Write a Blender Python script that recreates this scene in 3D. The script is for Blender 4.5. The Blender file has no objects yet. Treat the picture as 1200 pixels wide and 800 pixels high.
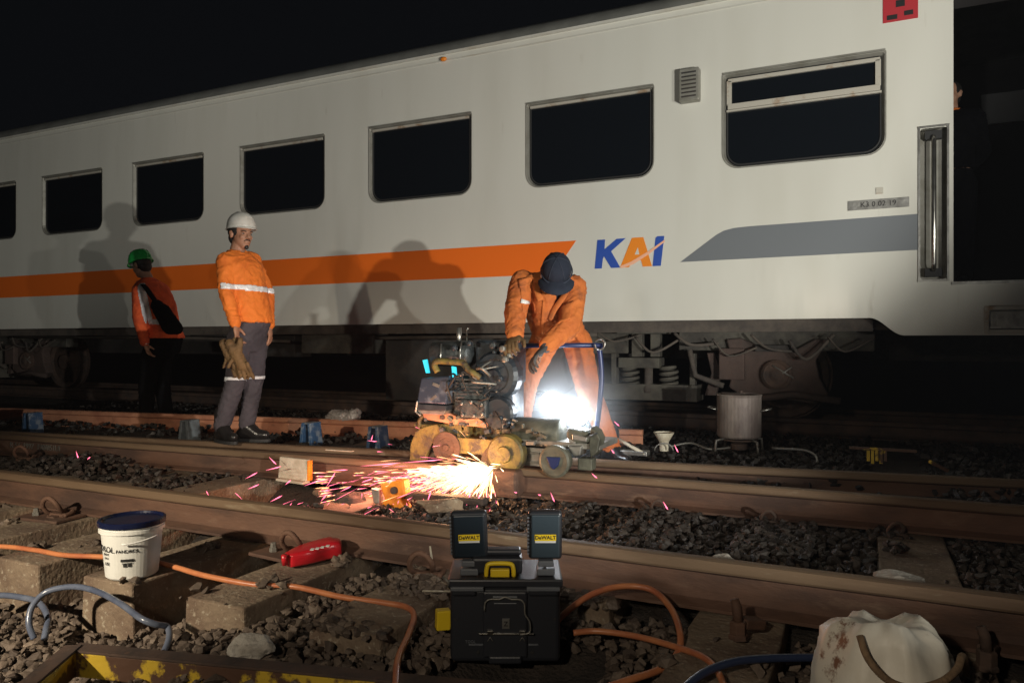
import bpy, bmesh, math, random
import numpy as np
from mathutils import Vector, Matrix, noise, Euler
from mathutils.geometry import tessellate_polygon

random.seed(7); np.random.seed(7)
SC = bpy.context.scene
COL = SC.collection
PI = math.pi

# ------------------------------------------------------------------ camera
CAMZ = 0.90; F = 870.0; YAW = math.atan(870.0 / 1826.0)
S_, C_ = math.sin(YAW), math.cos(YAW)
cam_d = bpy.data.cameras.new("camera"); cam = bpy.data.objects.new("camera", cam_d); COL.objects.link(cam)
cam_d.sensor_width = 36; cam_d.lens = F / 1200 * 36; cam_d.clip_start = 0.05; cam_d.clip_end = 3000
cam.location = (0, 0, CAMZ); cam.rotation_euler = (PI / 2, 0, YAW)
SC.camera = cam
SC.view_settings.view_transform = 'Standard'; SC.view_settings.look = 'None'
SC.view_settings.exposure = 0; SC.view_settings.gamma = 1
try:
    SC.cycles.use_denoising = True
    SC.cycles.max_bounces = 6
    SC.cycles.volume_bounces = 0
    SC.cycles.sample_clamp_indirect = 3
except Exception:
    pass

# ------------------------------------------------------------------ world: a black night sky
W = bpy.data.worlds.new("World"); SC.world = W; W.use_nodes = True
bg = W.node_tree.nodes['Background']
bg.inputs[0].default_value = (0.35, 0.42, 0.55, 1); bg.inputs[1].default_value = 0.006

# measuring helpers: photo pixel -> point on plane Y / at a depth / on height z
def P(u, v, Y):
    d = Y / (C_ + S_ * (u - 600) / F); return Q(u, v, d)
def Q(u, v, d):
    lat = (u - 600) / F * d
    return Vector((C_ * lat - S_ * d, S_ * lat + C_ * d, CAMZ - (v - 400) * d / F))
def G(u, v, z):
    return Q(u, v, (CAMZ - z) * F / (v - 400))
RGT = Vector((C_, S_, 0)); FWD = Vector((-S_, C_, 0)); UP = Vector((0, 0, 1))

# ------------------------------------------------------------------ lamps of the work site and added fill lights
def spot(name, loc, target, power, angle, color, size=0.05, blend=0.4):
    l = bpy.data.lights.new(name, 'SPOT'); l.energy = power; l.spot_size = math.radians(angle); l.spot_blend = blend
    l.color = color; l.shadow_soft_size = size
    o = bpy.data.objects.new(name, l); COL.objects.link(o); o.location = loc
    o.rotation_euler = (Vector(target) - Vector(loc)).to_track_quat('-Z', 'Y').to_euler()
    return o
def point(name, loc, power, color, size):
    l = bpy.data.lights.new(name, 'POINT'); l.energy = power; l.color = color; l.shadow_soft_size = size
    o = bpy.data.objects.new(name, l); COL.objects.link(o); o.location = loc; return o
WARM = (1, .93, .78); NEUT = (1, .96, .86); COOL = (.80, .90, 1)
spot('flood_or_fill', (2.35, .72, .66), (-3.9, 5.7, 4.3), 1020, 73, (1, .975, .89), .035, .35)
spot('flood_or_fill', (3.8, .75, .76), (-3.2, 5.9, 5.0), 560, 68, (1, .975, .89), .035, .35)
spot('flood_or_fill', (-1.4, -3.2, 1.9), (-3.4, 6.0, 4.9), 300, 58, (1, .975, .89), .12, .8)  # added soft fill for the coach side, not a lamp of the site
spot('flood_or_fill', (-5.5, -3.0, 2.1), (-9.8, 6.3, 4.6), 300, 56, (1, .975, .89), .12, .8)  # added light that only brightens the left end of the coach
spot('flood_or_fill', (-2.7, -.4, 1.2), (-3.2, 2.1, -.1), 440, 74, (1, .86, .66), .04, .9)
spot('flood_or_fill', (-.55, -.9, 1.5), (-.72, 2.1, 0.0), 95, 64, (1, .86, .68), .05, .8)

# ------------------------------------------------------------------ materials
def nt(m): return m.node_tree.nodes, m.node_tree.links
def mat(name, col, rough=.7, metal=0, col2=None, scale=6, mixlo=.42, mixhi=.62, bump=0, bscale=40, bdist=.01,
        spec=.5, col3=None, scale3=18, lo3=.55, hi3=.68, stretch=(1, 1, 1), coat=0, detail=6, rough2=None):
    m = bpy.data.materials.new(name); m.use_nodes = True
    n, l = nt(m); b = n['Principled BSDF']
    b.inputs['Base Color'].default_value = (*col, 1); b.inputs['Roughness'].default_value = rough
    b.inputs['Metallic'].default_value = metal
    b.inputs['Specular IOR Level'].default_value = spec
    b.inputs['Coat Weight'].default_value = coat
    tc = n.new('ShaderNodeTexCoord'); mp = n.new('ShaderNodeMapping'); mp.inputs['Scale'].default_value = stretch
    l.new(tc.outputs['Object'], mp.inputs[0])
    last = None
    if col2 is not None:
        nz = n.new('ShaderNodeTexNoise'); nz.inputs['Scale'].default_value = scale; nz.inputs['Detail'].default_value = detail
        nz.inputs['Roughness'].default_value = .62
        l.new(mp.outputs[0], nz.inputs['Vector'])
        mr = n.new('ShaderNodeMapRange'); mr.inputs[1].default_value = mixlo; mr.inputs[2].default_value = mixhi
        l.new(nz.outputs['Fac'], mr.inputs[0])
        mx = n.new('ShaderNodeMix'); mx.data_type = 'RGBA'
        mx.inputs[6].default_value = (*col, 1); mx.inputs[7].default_value = (*col2, 1)
        l.new(mr.outputs[0], mx.inputs[0]); last = mx.outputs[2]
        if rough2 is not None:
            rr = n.new('ShaderNodeMapRange'); rr.inputs[3].default_value = rough; rr.inputs[4].default_value = rough2
            l.new(mr.outputs[0], rr.inputs[0]); l.new(rr.outputs[0], b.inputs['Roughness'])
    if col3 is not None:
        nz = n.new('ShaderNodeTexNoise'); nz.inputs['Scale'].default_value = scale3; nz.inputs['Detail'].default_value = 8
        nz.inputs['Roughness'].default_value = .7
        l.new(mp.outputs[0], nz.inputs['Vector'])
        mr = n.new('ShaderNodeMapRange'); mr.inputs[1].default_value = lo3; mr.inputs[2].default_value = hi3
        l.new(nz.outputs['Fac'], mr.inputs[0])
        mx = n.new('ShaderNodeMix'); mx.data_type = 'RGBA'
        if last is not None: l.new(last, mx.inputs[6])
        else: mx.inputs[6].default_value = (*col, 1)
        mx.inputs[7].default_value = (*col3, 1)
        l.new(mr.outputs[0], mx.inputs[0]); last = mx.outputs[2]
    if last is not None: l.new(last, b.inputs['Base Color'])
    if bump:
        nz = n.new('ShaderNodeTexNoise'); nz.inputs['Scale'].default_value = bscale; nz.inputs['Detail'].default_value = 6
        l.new(mp.outputs[0], nz.inputs['Vector'])
        bp = n.new('ShaderNodeBump'); bp.inputs['Strength'].default_value = bump; bp.inputs['Distance'].default_value = bdist
        l.new(nz.outputs['Fac'], bp.inputs['Height']); l.new(bp.outputs[0], b.inputs['Normal'])
    return m
def emat(name, col, strength, base=(0, 0, 0)):
    m = bpy.data.materials.new(name); m.use_nodes = True; b = m.node_tree.nodes['Principled BSDF']
    b.inputs['Base Color'].default_value = (*base, 1)
    b.inputs['Emission Color'].default_value = (*col, 1); b.inputs['Emission Strength'].default_value = strength
    return m

M = {}
M['rust'] = mat('rail web rust', (.150, .080, .052), .78, .1, (.080, .046, .034), 4, bump=.7, bscale=60, bdist=.004, col3=(.24, .155, .105), scale3=7, lo3=.56, hi3=.78, stretch=(.5, 1, 1.6))
M['railhead'] = mat('rail head dull steel', (.185, .125, .078), .66, .1, (.115, .072, .045), 3, bump=.5, bscale=45, bdist=.003, col3=(.30, .24, .165), scale3=8, lo3=.58, hi3=.72, stretch=(.25, 1.5, 1.5), spec=.25)
M['rust_dark'] = mat('dark rust', (.10, .062, .045), .85, .1, (.055, .04, .034), 7, bump=.6, bscale=50, bdist=.004, col3=(.19, .10, .06), scale3=14, lo3=.6, hi3=.75)
M['rust_lit_orange'] = mat('rust and orange light', (.55, .25, .14), .8, 0, (.40, .16, .09), 5, bump=.4, bscale=60, bdist=.003, col3=(.17, .08, .05), scale3=16, lo3=.6, hi3=.7)  # rust tone; on rail D it also carries the orange light as colour
M['concrete'] = mat('sleeper concrete', (.25, .19, .13), .92, 0, (.14, .095, .065), 3.5, bump=.9, bscale=55, bdist=.008, col3=(.36, .31, .235), scale3=38, lo3=.56, hi3=.66)
M['timber'] = mat('turnout timber', (.16, .105, .07), .9, 0, (.10, .065, .045), 4, bump=.8, bscale=30, bdist=.006, stretch=(6, .6, 6), col3=(.22, .16, .11), scale3=12)
M['soil'] = mat('dark soil', (.050, .038, .030), 1, 0, (.03, .024, .02), 9, bump=1, bscale=60, bdist=.02)
M['rock'] = mat('pale rock', (.45, .42, .37), .9, 0, (.30, .27, .23), 14, bump=.9, bscale=50, bdist=.01)
M['white'] = mat('coach cream paint', (.70, .69, .62), .20, 0, (.62, .605, .53), 1.1, mixlo=.48, mixhi=.80, bump=.30, bscale=1.6, bdist=.02, spec=.5, col3=(.47, .43, .35), scale3=5, lo3=.64, hi3=.86, stretch=(1.6, 1, .28))
M['white_dirty'] = mat('coach lower paint', (.62, .61, .55), .3, 0, (.52, .47, .38), 2.5, mixlo=.5, mixhi=.75, bump=.05, bscale=5)
M['roof'] = mat('roof grey', (.22, .22, .20), .6, 0, (.17, .17, .155), 3)
M['orange'] = mat('orange stripe', (.92, .18, .018), .35, 0)
M['greystripe'] = mat('grey stripe', (.17, .185, .20), .35, 0)
M['blue_logo'] = mat('blue lettering', (.03, .09, .42), .4); M['or_logo'] = mat('orange lettering', (.90, .27, .02), .4)
M['salmon'] = mat('pale orange swoosh', (.95, .50, .32), .4)
M['glass'] = mat('window glass', (.006, .008, .011), .12, 0, spec=.35)
M['frame'] = mat('window frame aluminium', (.34, .33, .29), .45, .4, (.26, .25, .21), 8)
M['frame_rusty'] = mat('stained frame', (.50, .47, .40), .5, .1, (.32, .20, .11), 8, mixlo=.55, mixhi=.7)
M['rubber'] = mat('black rubber', (.02, .02, .02), .7)
M['dark'] = mat('underframe black', (.030, .028, .027), .85, 0, (.05, .042, .036), 5, bump=.3)
M['bogie'] = mat('bogie grime', (.10, .082, .066), .85, 0, (.055, .046, .04), 4, bump=.5, bscale=25)
M['bogie_lt'] = mat('bogie dusty steel', (.085, .078, .062), .8, 0, (.045, .04, .034), 5, bump=.4, bscale=25)
M['bogie_br'] = mat('brown axle guard', (.085, .056, .046), .85, 0, (.055, .04, .034), 4, bump=.5, bscale=25)
M['steel'] = mat('bare steel', (.46, .45, .42), .35, .85, (.30, .29, .27), 10, bump=.15, bscale=40)
M['steel_dull'] = mat('dull steel', (.28, .27, .24), .5, .5, (.18, .17, .15), 8, bump=.3, bscale=40)
M['chrome'] = mat('polished steel', (.65, .63, .58), .22, .95, (.4, .38, .33), 14)
M['red_sticker'] = mat('red notice', (.45, .03, .04), .5); M['blk'] = mat('black print', (.015, .015, .015), .6)
M['paper'] = mat('white print', (.75, .75, .72), .5)
M['hiviz'] = mat('orange hi-vis cloth', (.74, .185, .02), .8, 0, (.62, .14, .014), 7, bump=.35, bscale=26, bdist=.012)
M['hiviz_red'] = mat('red orange cloth', (.90, .13, .03), .8, 0, (.65, .085, .025), 7, bump=.3, bscale=25, bdist=.01)
M['coverall'] = mat('orange coverall cloth', (.60, .165, .032), .85, 0, (.46, .115, .024), 6, bump=.5, bscale=24, bdist=.014, col3=(.30, .09, .03), scale3=9, lo3=.55, hi3=.72)
M['trousers'] = mat('grey work trousers', (.060, .052, .062), .9, 0, (.045, .039, .047), 7, bump=.3, bscale=30, bdist=.01)
M['blackcloth'] = mat('black cloth', (.004, .004, .005), 1, 0, bump=.2, spec=.05)
M['navy'] = mat('navy cap cloth', (.010, .014, .028), .9, 0, (.014, .02, .036), 12, bump=.3, bscale=60)
M['cap_thread'] = mat('cap seam cloth', (.028, .036, .058), .8)
M['reflect'] = mat('reflective tape', (.75, .76, .78), .4, .1)
M['skin'] = mat('brown skin', (.36, .185, .115), .55, 0, (.31, .15, .09), 14, bump=.1, bscale=60, bdist=.003)
M['skin2'] = mat('tan skin', (.42, .24, .16), .55, 0, (.36, .19, .12), 14)
M['hair'] = mat('black hair', (.012, .010, .009), .6)
M['eye'] = mat('eye white', (.30, .27, .24), .5); M['iris'] = mat('dark iris', (.02, .012, .01), .2)
M['helmet_w'] = mat('white helmet shell', (.62, .60, .55), .35, 0, (.50, .48, .43), 9, coat=.3)
M['helmet_g'] = mat('green helmet shell', (.02, .38, .07), .18, 0, coat=.6)
M['leather'] = mat('brown leather', (.15, .085, .032), .8, 0, (.085, .048, .02), 9, bump=.7, bscale=30, bdist=.01)
M['boot'] = mat('black boot leather', (.015, .014, .014), .28, 0, bump=.3, bscale=30)
M['glove_dark'] = mat('dark work glove', (.05, .048, .048), .8, 0, (.09, .08, .075), 12, bump=.4)
M['bucket'] = mat('white plastic bucket', (.70, .70, .66), .38, 0, (.62, .61, .56), 8, mixlo=.5, mixhi=.75)
M['lid'] = mat('navy plastic lid', (.006, .009, .034), .25, 0, (.012, .017, .048), 12)
M['red_pl'] = mat('red plastic', (.58, .015, .025), .28, 0, (.45, .012, .02), 9, coat=.3, bump=.1, bscale=30)
M['hose_or'] = mat('orange rubber hose', (.56, .21, .085), .33, 0, (.42, .13, .06), 9, bump=.15, bscale=60, bdist=.003)
M['hose_gr'] = mat('grey blue hose', (.13, .15, .20), .25, 0, (.07, .085, .13), 6)
M['hose_bl'] = mat('navy hose', (.03, .045, .10), .4)
M['case'] = mat('black tool case plastic', (.022, .024, .030), .42, 0, bump=.15, bscale=120, bdist=.002)
M['case2'] = mat('grey case latch', (.13, .14, .155), .45)
M['lamp_back'] = mat('lamp housing back', (.013, .021, .030), .38, 0)
M['lamp_back_sheen'] = mat('lamp housing back sheen', (.035, .052, .066), .38, 0)  # lighter copy: the reflection on the right head put into the colour
M['yellow'] = mat('tool yellow', (.85, .60, .02), .45)
M['yellow_worn'] = mat('worn yellow paint', (.62, .42, .035), .6, .05, (.10, .05, .03), 7, mixlo=.45, mixhi=.50, bump=.5, bscale=40, bdist=.004)
M['yellow_old'] = mat('old machine yellow', (.19, .145, .035), .6, .1, (.09, .068, .03), 7, bump=.5, col3=(.05, .035, .025), scale3=12, lo3=.50, hi3=.62)
M['olive'] = mat('olive grey paint', (.12, .12, .09), .55, .2, (.06, .06, .045), 9, bump=.3)
M['engine'] = mat('engine casting', (.05, .058, .062), .45, .5, (.09, .10, .10), 16, bump=.6, bscale=50)
M['engine_dk'] = mat('black shroud', (.018, .024, .032), .4, .1, (.035, .045, .055), 10)
M['blue_steel'] = mat('blue grey tank', (.06, .08, .12), .3, .45, (.22, .26, .32), 8, mixlo=.55, mixhi=.7)
M['blue_bar'] = mat('blue painted tube', (.014, .026, .10), .35, .1)
M['cyan'] = emat('glowing cyan paint', (.05, .75, .95), 1.0, (.02, .3, .4))  # cyan paint given a glow of its own
M['pot'] = mat('sooty aluminium pot', (.27, .23, .20), .6, .25, (.14, .11, .10), 5, bump=.2, stretch=(1, 1, .4))
M['bluepaint'] = mat('blue bracket paint', (.03, .075, .155), .5, .1, (.16, .20, .25), 14, mixlo=.5, mixhi=.6)
M['greybr'] = mat('grey bracket', (.22, .25, .27), .5, .3, (.12, .13, .14), 12)
M['board'] = mat('fire brick', (.52, .48, .38), .85, 0, (.40, .35, .26), 14, bump=.4, bscale=60, bdist=.004)
M['glow_or'] = mat('hot orange paint', (.90, .30, .02), .55, 0, (.7, .2, .02), 14)
M['bagplastic'] = mat('crumpled plastic', (.30, .28, .26), .22, 0, (.42, .40, .38), 9, bump=.5, bscale=25, bdist=.015)
M['sack'] = mat('dirty white plastic', (.72, .68, .58), .5, 0, (.62, .56, .44), 4, mixlo=.45, mixhi=.65, bump=.3, bscale=14, bdist=.012, col3=(.20, .10, .06), scale3=5.5, lo3=.57, hi3=.62)
M['rope'] = mat('brown rope', (.23, .15, .085), .9, 0, (.13, .085, .05), 30, bump=.8, bscale=120, bdist=.004)
M['led'] = emat('lit lamp lens', (.95, .98, 1), 28, (1, 1, 1))
M['led_dim'] = emat('lit lamp panel', (1, .97, .9), 12, (1, 1, 1))
M['spark_hot'] = emat('white hot sparks', (1, .66, .36), 8)
M['spark_pink'] = emat('pink sparks', (1, .16, .27), 3.6)
M['spark_mid'] = emat('orange pink sparks', (1, .42, .18), 4.6)
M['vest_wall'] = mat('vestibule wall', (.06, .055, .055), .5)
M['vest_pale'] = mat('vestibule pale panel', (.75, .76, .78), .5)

def stone_mat(name, dark, light):
    m = bpy.data.materials.new(name); m.use_nodes = True; n, l = nt(m); b = n['Principled BSDF']
    at = n.new('ShaderNodeAttribute'); at.attribute_name = 'tint'
    tc = n.new('ShaderNodeTexCoord'); nz = n.new('ShaderNodeTexNoise'); nz.inputs['Scale'].default_value = 45; nz.inputs['Detail'].default_value = 6
    l.new(tc.outputs['Object'], nz.inputs['Vector'])
    cr = n.new('ShaderNodeValToRGB'); e = cr.color_ramp.elements
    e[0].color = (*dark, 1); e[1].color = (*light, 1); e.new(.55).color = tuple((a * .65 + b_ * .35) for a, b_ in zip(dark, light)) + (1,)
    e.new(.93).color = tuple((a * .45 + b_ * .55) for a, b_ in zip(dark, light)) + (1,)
    ad = n.new('ShaderNodeMath'); ad.operation = 'MULTIPLY_ADD'; ad.inputs[1].default_value = .5; 
    l.new(nz.outputs['Fac'], ad.inputs[0]); 
    sb = n.new('ShaderNodeMath'); sb.operation = 'SUBTRACT'; sb.inputs[1].default_value = .25
    l.new(at.outputs['Fac'], sb.inputs[0]); l.new(sb.outputs[0], ad.inputs[2])
    l.new(ad.outputs[0], cr.inputs[0]); l.new(cr.outputs[0], b.inputs['Base Color'])
    b.inputs['Roughness'].default_value = .62 if dark[0] < .03 else .75
    bp = n.new('ShaderNodeBump'); bp.inputs['Strength'].default_value = .6; bp.inputs['Distance'].default_value = .006
    nz2 = n.new('ShaderNodeTexNoise'); nz2.inputs['Scale'].default_value = 80; l.new(tc.outputs['Object'], nz2.inputs['Vector'])
    l.new(nz2.outputs['Fac'], bp.inputs['Height']); l.new(bp.outputs[0], b.inputs['Normal'])
    return m
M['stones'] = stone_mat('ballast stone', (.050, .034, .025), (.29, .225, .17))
M['stones_far'] = stone_mat('shade-toned ballast stone', (.012, .010, .009), (.075, .062, .052))  # stone colour darkened so the background fades into the night
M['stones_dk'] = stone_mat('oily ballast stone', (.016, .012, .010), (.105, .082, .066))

# ------------------------------------------------------------------ object helpers
def tag(o, label=None, cat=None, group=None, kind=None):
    if label: o['label'] = label
    if cat: o['category'] = cat
    if group: o['group'] = group
    if kind: o['kind'] = kind
    return o
def empty(name, loc=(0, 0, 0), rz=0, label=None, cat=None, group=None, rot=None):
    o = bpy.data.objects.new(name, None); COL.objects.link(o); o.location = loc
    o.rotation_euler = rot if rot else (0, 0, rz); o.empty_display_size = .1
    bpy.context.view_layer.update()
    return tag(o, label, cat, group)
class MB:
    def __init__(s): s.v = []; s.f = []; s.mi = []
    def add(s, vs, fs, mi=0):
        b = len(s.v); s.v += [tuple(x) for x in vs]; s.f += [tuple(b + i for i in f) for f in fs]; s.mi += [mi] * len(fs); return s
    def box(s, c, d, rot=None, mi=0, taper=1):
        c = Vector(c); hx, hy, hz = d[0] / 2, d[1] / 2, d[2] / 2; vs = []
        for z in (-1, 1):
            k = taper if z > 0 else 1
            for x, y in ((-1, -1), (1, -1), (1, 1), (-1, 1)): vs.append(Vector((x * hx * k, y * hy * k, z * hz)))
        if rot is not None:
            R = rot if isinstance(rot, Matrix) else Euler(rot).to_matrix()
            vs = [R @ v for v in vs]
        return s.add([v + c for v in vs], [(3, 2, 1, 0), (4, 5, 6, 7), (0, 1, 5, 4), (1, 2, 6, 5), (2, 3, 7, 6), (3, 0, 4, 7)], mi)
    def tube(s, path, r, n=10, mi=0, cap=True, sq=None):
        path = [Vector(p) for p in path]; N = len(path); rs = r if isinstance(r, (list, tuple)) else [r] * N
        T = []
        for i in range(N):
            a = path[max(i - 1, 0)]; b = path[min(i + 1, N - 1)]; t = (b - a); T.append(t.normalized() if t.length > 1e-9 else Vector((0, 0, 1)))
        up = Vector((0, 0, 1)) if abs(T[0].z) < .95 else Vector((1, 0, 0)); x = T[0].cross(up).normalized(); vs = []
        for i in range(N):
            x = (x - T[i] * x.dot(T[i]));
            x = x.normalized() if x.length > 1e-6 else T[i].orthogonal().normalized()
            y = T[i].cross(x)
            for k in range(n):
                a = 2 * PI * k / n; ca, sa = math.cos(a), math.sin(a)
                if sq: ca *= sq[0]; sa *= sq[1]
                vs.append(path[i] + x * (rs[i] * ca) + y * (rs[i] * sa))
        fs = []
        for i in range(N - 1):
            for k in range(n): a = i * n + k; b = i * n + (k + 1) % n; fs.append((a, b, b + n, a + n))
        if cap: fs.append(tuple(range(n - 1, -1, -1))); fs.append(tuple((N - 1) * n + k for k in range(n)))
        return s.add(vs, fs, mi)
    def lathe(s, prof, n=24, M4=None, mi=0):
        vs = []; fs = []
        for r, z in prof:
            for k in range(n): a = 2 * PI * k / n; vs.append(Vector((r * math.cos(a), r * math.sin(a), z)))
        for i in range(len(prof) - 1):
            for k in range(n): a = i * n + k; b = i * n + (k + 1) % n; fs.append((a, b, b + n, a + n))
        fs.append(tuple(range(n - 1, -1, -1))); fs.append(tuple((len(prof) - 1) * n + k for k in range(n)))
        if M4 is not None: vs = [M4 @ v for v in vs]
        return s.add(vs, fs, mi)
    def prism(s, poly, thick, M4=None, mi=0):   # polygon in local XZ, thickness along local Y (0..thick)
        n = len(poly); vs = [Vector((x, 0, z)) for x, z in poly] + [Vector((x, thick, z)) for x, z in poly]
        fs = [tuple(range(n)), tuple(range(2 * n - 1, n - 1, -1))] + [((i + 1) % n, i, i + n, (i + 1) % n + n) for i in range(n)]
        if M4 is not None: vs = [M4 @ v for v in vs]
        return s.add(vs, fs, mi)
    def ell(s, c, r, R=None, nu=14, nv=9, mi=0):
        c = Vector(c); vs = []; 
        for j in range(nv + 1):
            t = PI * j / nv
            for k in range(nu):
                a = 2 * PI * k / nu; v = Vector((r[0] * math.sin(t) * math.cos(a), r[1] * math.sin(t) * math.sin(a), r[2] * math.cos(t)))
                vs.append(c + (R @ v if R is not None else v))
        fs = []
        for j in range(nv):
            for k in range(nu): a = j * nu + k; b = j * nu + (k + 1) % nu; fs.append((b, a, a + nu, b + nu))
        return s.add(vs, fs, mi)
    def mesh(s, name):
        me = bpy.data.meshes.new(name); me.from_pydata(s.v, [], s.f)
        if any(s.mi): me.polygons.foreach_set('material_index', s.mi)
        me.validate(); me.update(); return me
    def build(s, name, m, parent=None, smooth=False, bevel=0, kind=None, label=None, cat=None, group=None, world=False, bseg=2, merge=True):
        me = s.mesh(name)
        if merge:
            bm = bmesh.new(); bm.from_mesh(me); bmesh.ops.remove_doubles(bm, verts=bm.verts, dist=1e-5)
            bmesh.ops.recalc_face_normals(bm, faces=bm.faces); bm.to_mesh(me); bm.free()
        return link(me, name, m, parent, smooth, bevel, kind, label, cat, group, world, bseg)
def link(me, name, m, parent=None, smooth=False, bevel=0, kind=None, label=None, cat=None, group=None, world=False, bseg=2):
    for x in (m if isinstance(m, list) else [m]):
        me.materials.append(M[x] if isinstance(x, str) else x)
    o = bpy.data.objects.new(name, me); COL.objects.link(o)
    if smooth: me.polygons.foreach_set('use_smooth', [True] * len(me.polygons))
    if bevel:
        bv = o.modifiers.new('bevel', 'BEVEL'); bv.width = bevel; bv.segments = bseg; bv.limit_method = 'ANGLE'; bv.angle_limit = math.radians(40)
        bv.harden_normals = False
        if smooth is False: me.polygons.foreach_set('use_smooth', [False] * len(me.polygons))
    if parent:
        o.parent = parent
        if world: o.matrix_parent_inverse = parent.matrix_world.inverted()
    return tag(o, label, cat, group, kind)
def copy_tree(o, parent=None):
    kids = list(o.children)
    c = o.copy(); COL.objects.link(c)
    if parent: c.parent = parent; c.matrix_parent_inverse = o.matrix_parent_inverse.copy()
    for k in kids: copy_tree(k, c)
    return c
def smooth_path(pts, sub=8):
    pts = [Vector(p) for p in pts]; out = []
    for i in range(len(pts) - 1):
        p0 = pts[max(i - 1, 0)]; p1 = pts[i]; p2 = pts[i + 1]; p3 = pts[min(i + 2, len(pts) - 1)]
        for k in range(sub):
            t = k / sub
            out.append(.5 * ((2 * p1) + (p2 - p0) * t + (2 * p0 - 5 * p1 + 4 * p2 - p3) * t * t + (3 * p1 - p0 - 3 * p2 + p3) * t ** 3))
    out.append(pts[-1]); return out
def text_mesh(body, size, extrude=.001, shear=0, bold=0):
    cu = bpy.data.curves.new('lettering', 'FONT'); cu.body = body; cu.size = size; cu.extrude = extrude; cu.shear = shear; cu.offset = bold
    cu.align_x = 'CENTER'; cu.align_y = 'CENTER'; cu.resolution_u = 3
    o = bpy.data.objects.new('lettering', cu); COL.objects.link(o); bpy.context.view_layer.update()
    me = bpy.data.meshes.new_from_object(o.evaluated_get(bpy.context.evaluated_depsgraph_get()))
    bpy.data.objects.remove(o); bpy.data.curves.remove(cu); return me
def text(body, size, Mx, m, parent, name='lettering', bend=None, **kw):
    me = text_mesh(body, size, **kw)
    if bend:
        for v in me.vertices:
            a = v.co.x / bend; r = bend + v.co.z; v.co = Vector((r * math.sin(a), v.co.y, r * math.cos(a) - bend))
    me.transform(Mx); return link(me, name, m, parent)
FACE = Matrix(((1, 0, 0, 0), (0, 0, -1, 0), (0, 1, 0, 0), (0, 0, 0, 1)))   # text plane XY -> upright, facing -Y

def sstep(a, b, x):
    t = min(1, max(0, (x - a) / (b - a))); return t * t * (3 - 2 * t)

# ------------------------------------------------------------------ ground
SLX = [-.37 + .557 * k for k in range(-4, 18)]; SLX = [-.37 - .557 * k for k in range(-1, 15)]
def gh(x, y):
    near = -.20 + .145 * sstep(-2.6, -1.7, x)
    near -= .05 * sstep(1.9, 1.2, y)
    z = near + (-.03 - near) * sstep(2.45, 2.7, y)
    z -= .075 * math.exp(-((x + .88) / .22) ** 4 - ((y - 1.95) / .26) ** 4)
    z += .11 * sstep(4.2, 4.65, y)
    z -= .02 * sstep(6.3, 7.2, y)
    dx = (x + 3.16) / .40; dy = (y - 3.48) / .32
    z -= .36 * math.exp(-(dx ** 4 + dy ** 4))
    return z
def ground_sheet(name, x0, x1, y0, y1, st, m, dz=0, jit=.02):
    nx = int((x1 - x0) / st) + 1; ny = int((y1 - y0) / st) + 1; vs = []; fs = []
    for j in range(ny):
        for i in range(nx):
            x = x0 + i * st; y = y0 + j * st
            vs.append((x, y, gh(x, y) + dz + jit * noise.noise(Vector((x * 3, y * 3, 0)))))
    for j in range(ny - 1):
        for i in range(nx - 1): a = j * nx + i; fs.append((a, a + 1, a + nx + 1, a + nx))
    me = bpy.data.meshes.new(name); me.from_pydata(vs, [], fs); me.update()
    return link(me, name, m, smooth=True, kind='structure')
ground_sheet('ballast_bed', -14, 3, .3, 9.6, .06, 'soil', -.035)
mb = MB(); mb.add([(-400, -400, -.55), (400, -400, -.55), (400, 400, -.55), (-400, 400, -.55)], [(0, 1, 2, 3)])
mb.build('ground', 'soil', kind='structure')

def base_stones(kind, n=12):
    out = []
    for i in range(n):
        bm = bmesh.new()
        for _ in range({'hi': 12, 'mid': 13, 'lo': 9}[kind]):
            v = Vector((random.gauss(0, 1), random.gauss(0, 1), random.gauss(0, 1))).normalized() * random.uniform(.82, 1.1); bm.verts.new(v)
        res = bmesh.ops.convex_hull(bm, input=bm.verts)
        bmesh.ops.delete(bm, geom=[g for g in res['geom_interior'] if isinstance(g, bmesh.types.BMVert)], context='VERTS')
        if kind == 'hi':
            bmesh.ops.bevel(bm, geom=bm.edges[:], offset=.05, segments=1, affect='EDGES', clamp_overlap=True)
        bmesh.ops.triangulate(bm, faces=bm.faces); bmesh.ops.recalc_face_normals(bm, faces=bm.faces)
        bm.verts.index_update()
        bm.verts.ensure_lookup_table()
        out.append((np.array([v.co[:] for v in bm.verts]), np.array([[v.index for v in f.verts] for f in bm.faces]))); bm.free()
    return out
BH = base_stones('hi'); BM = base_stones('mid'); BL = base_stones('lo')
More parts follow.
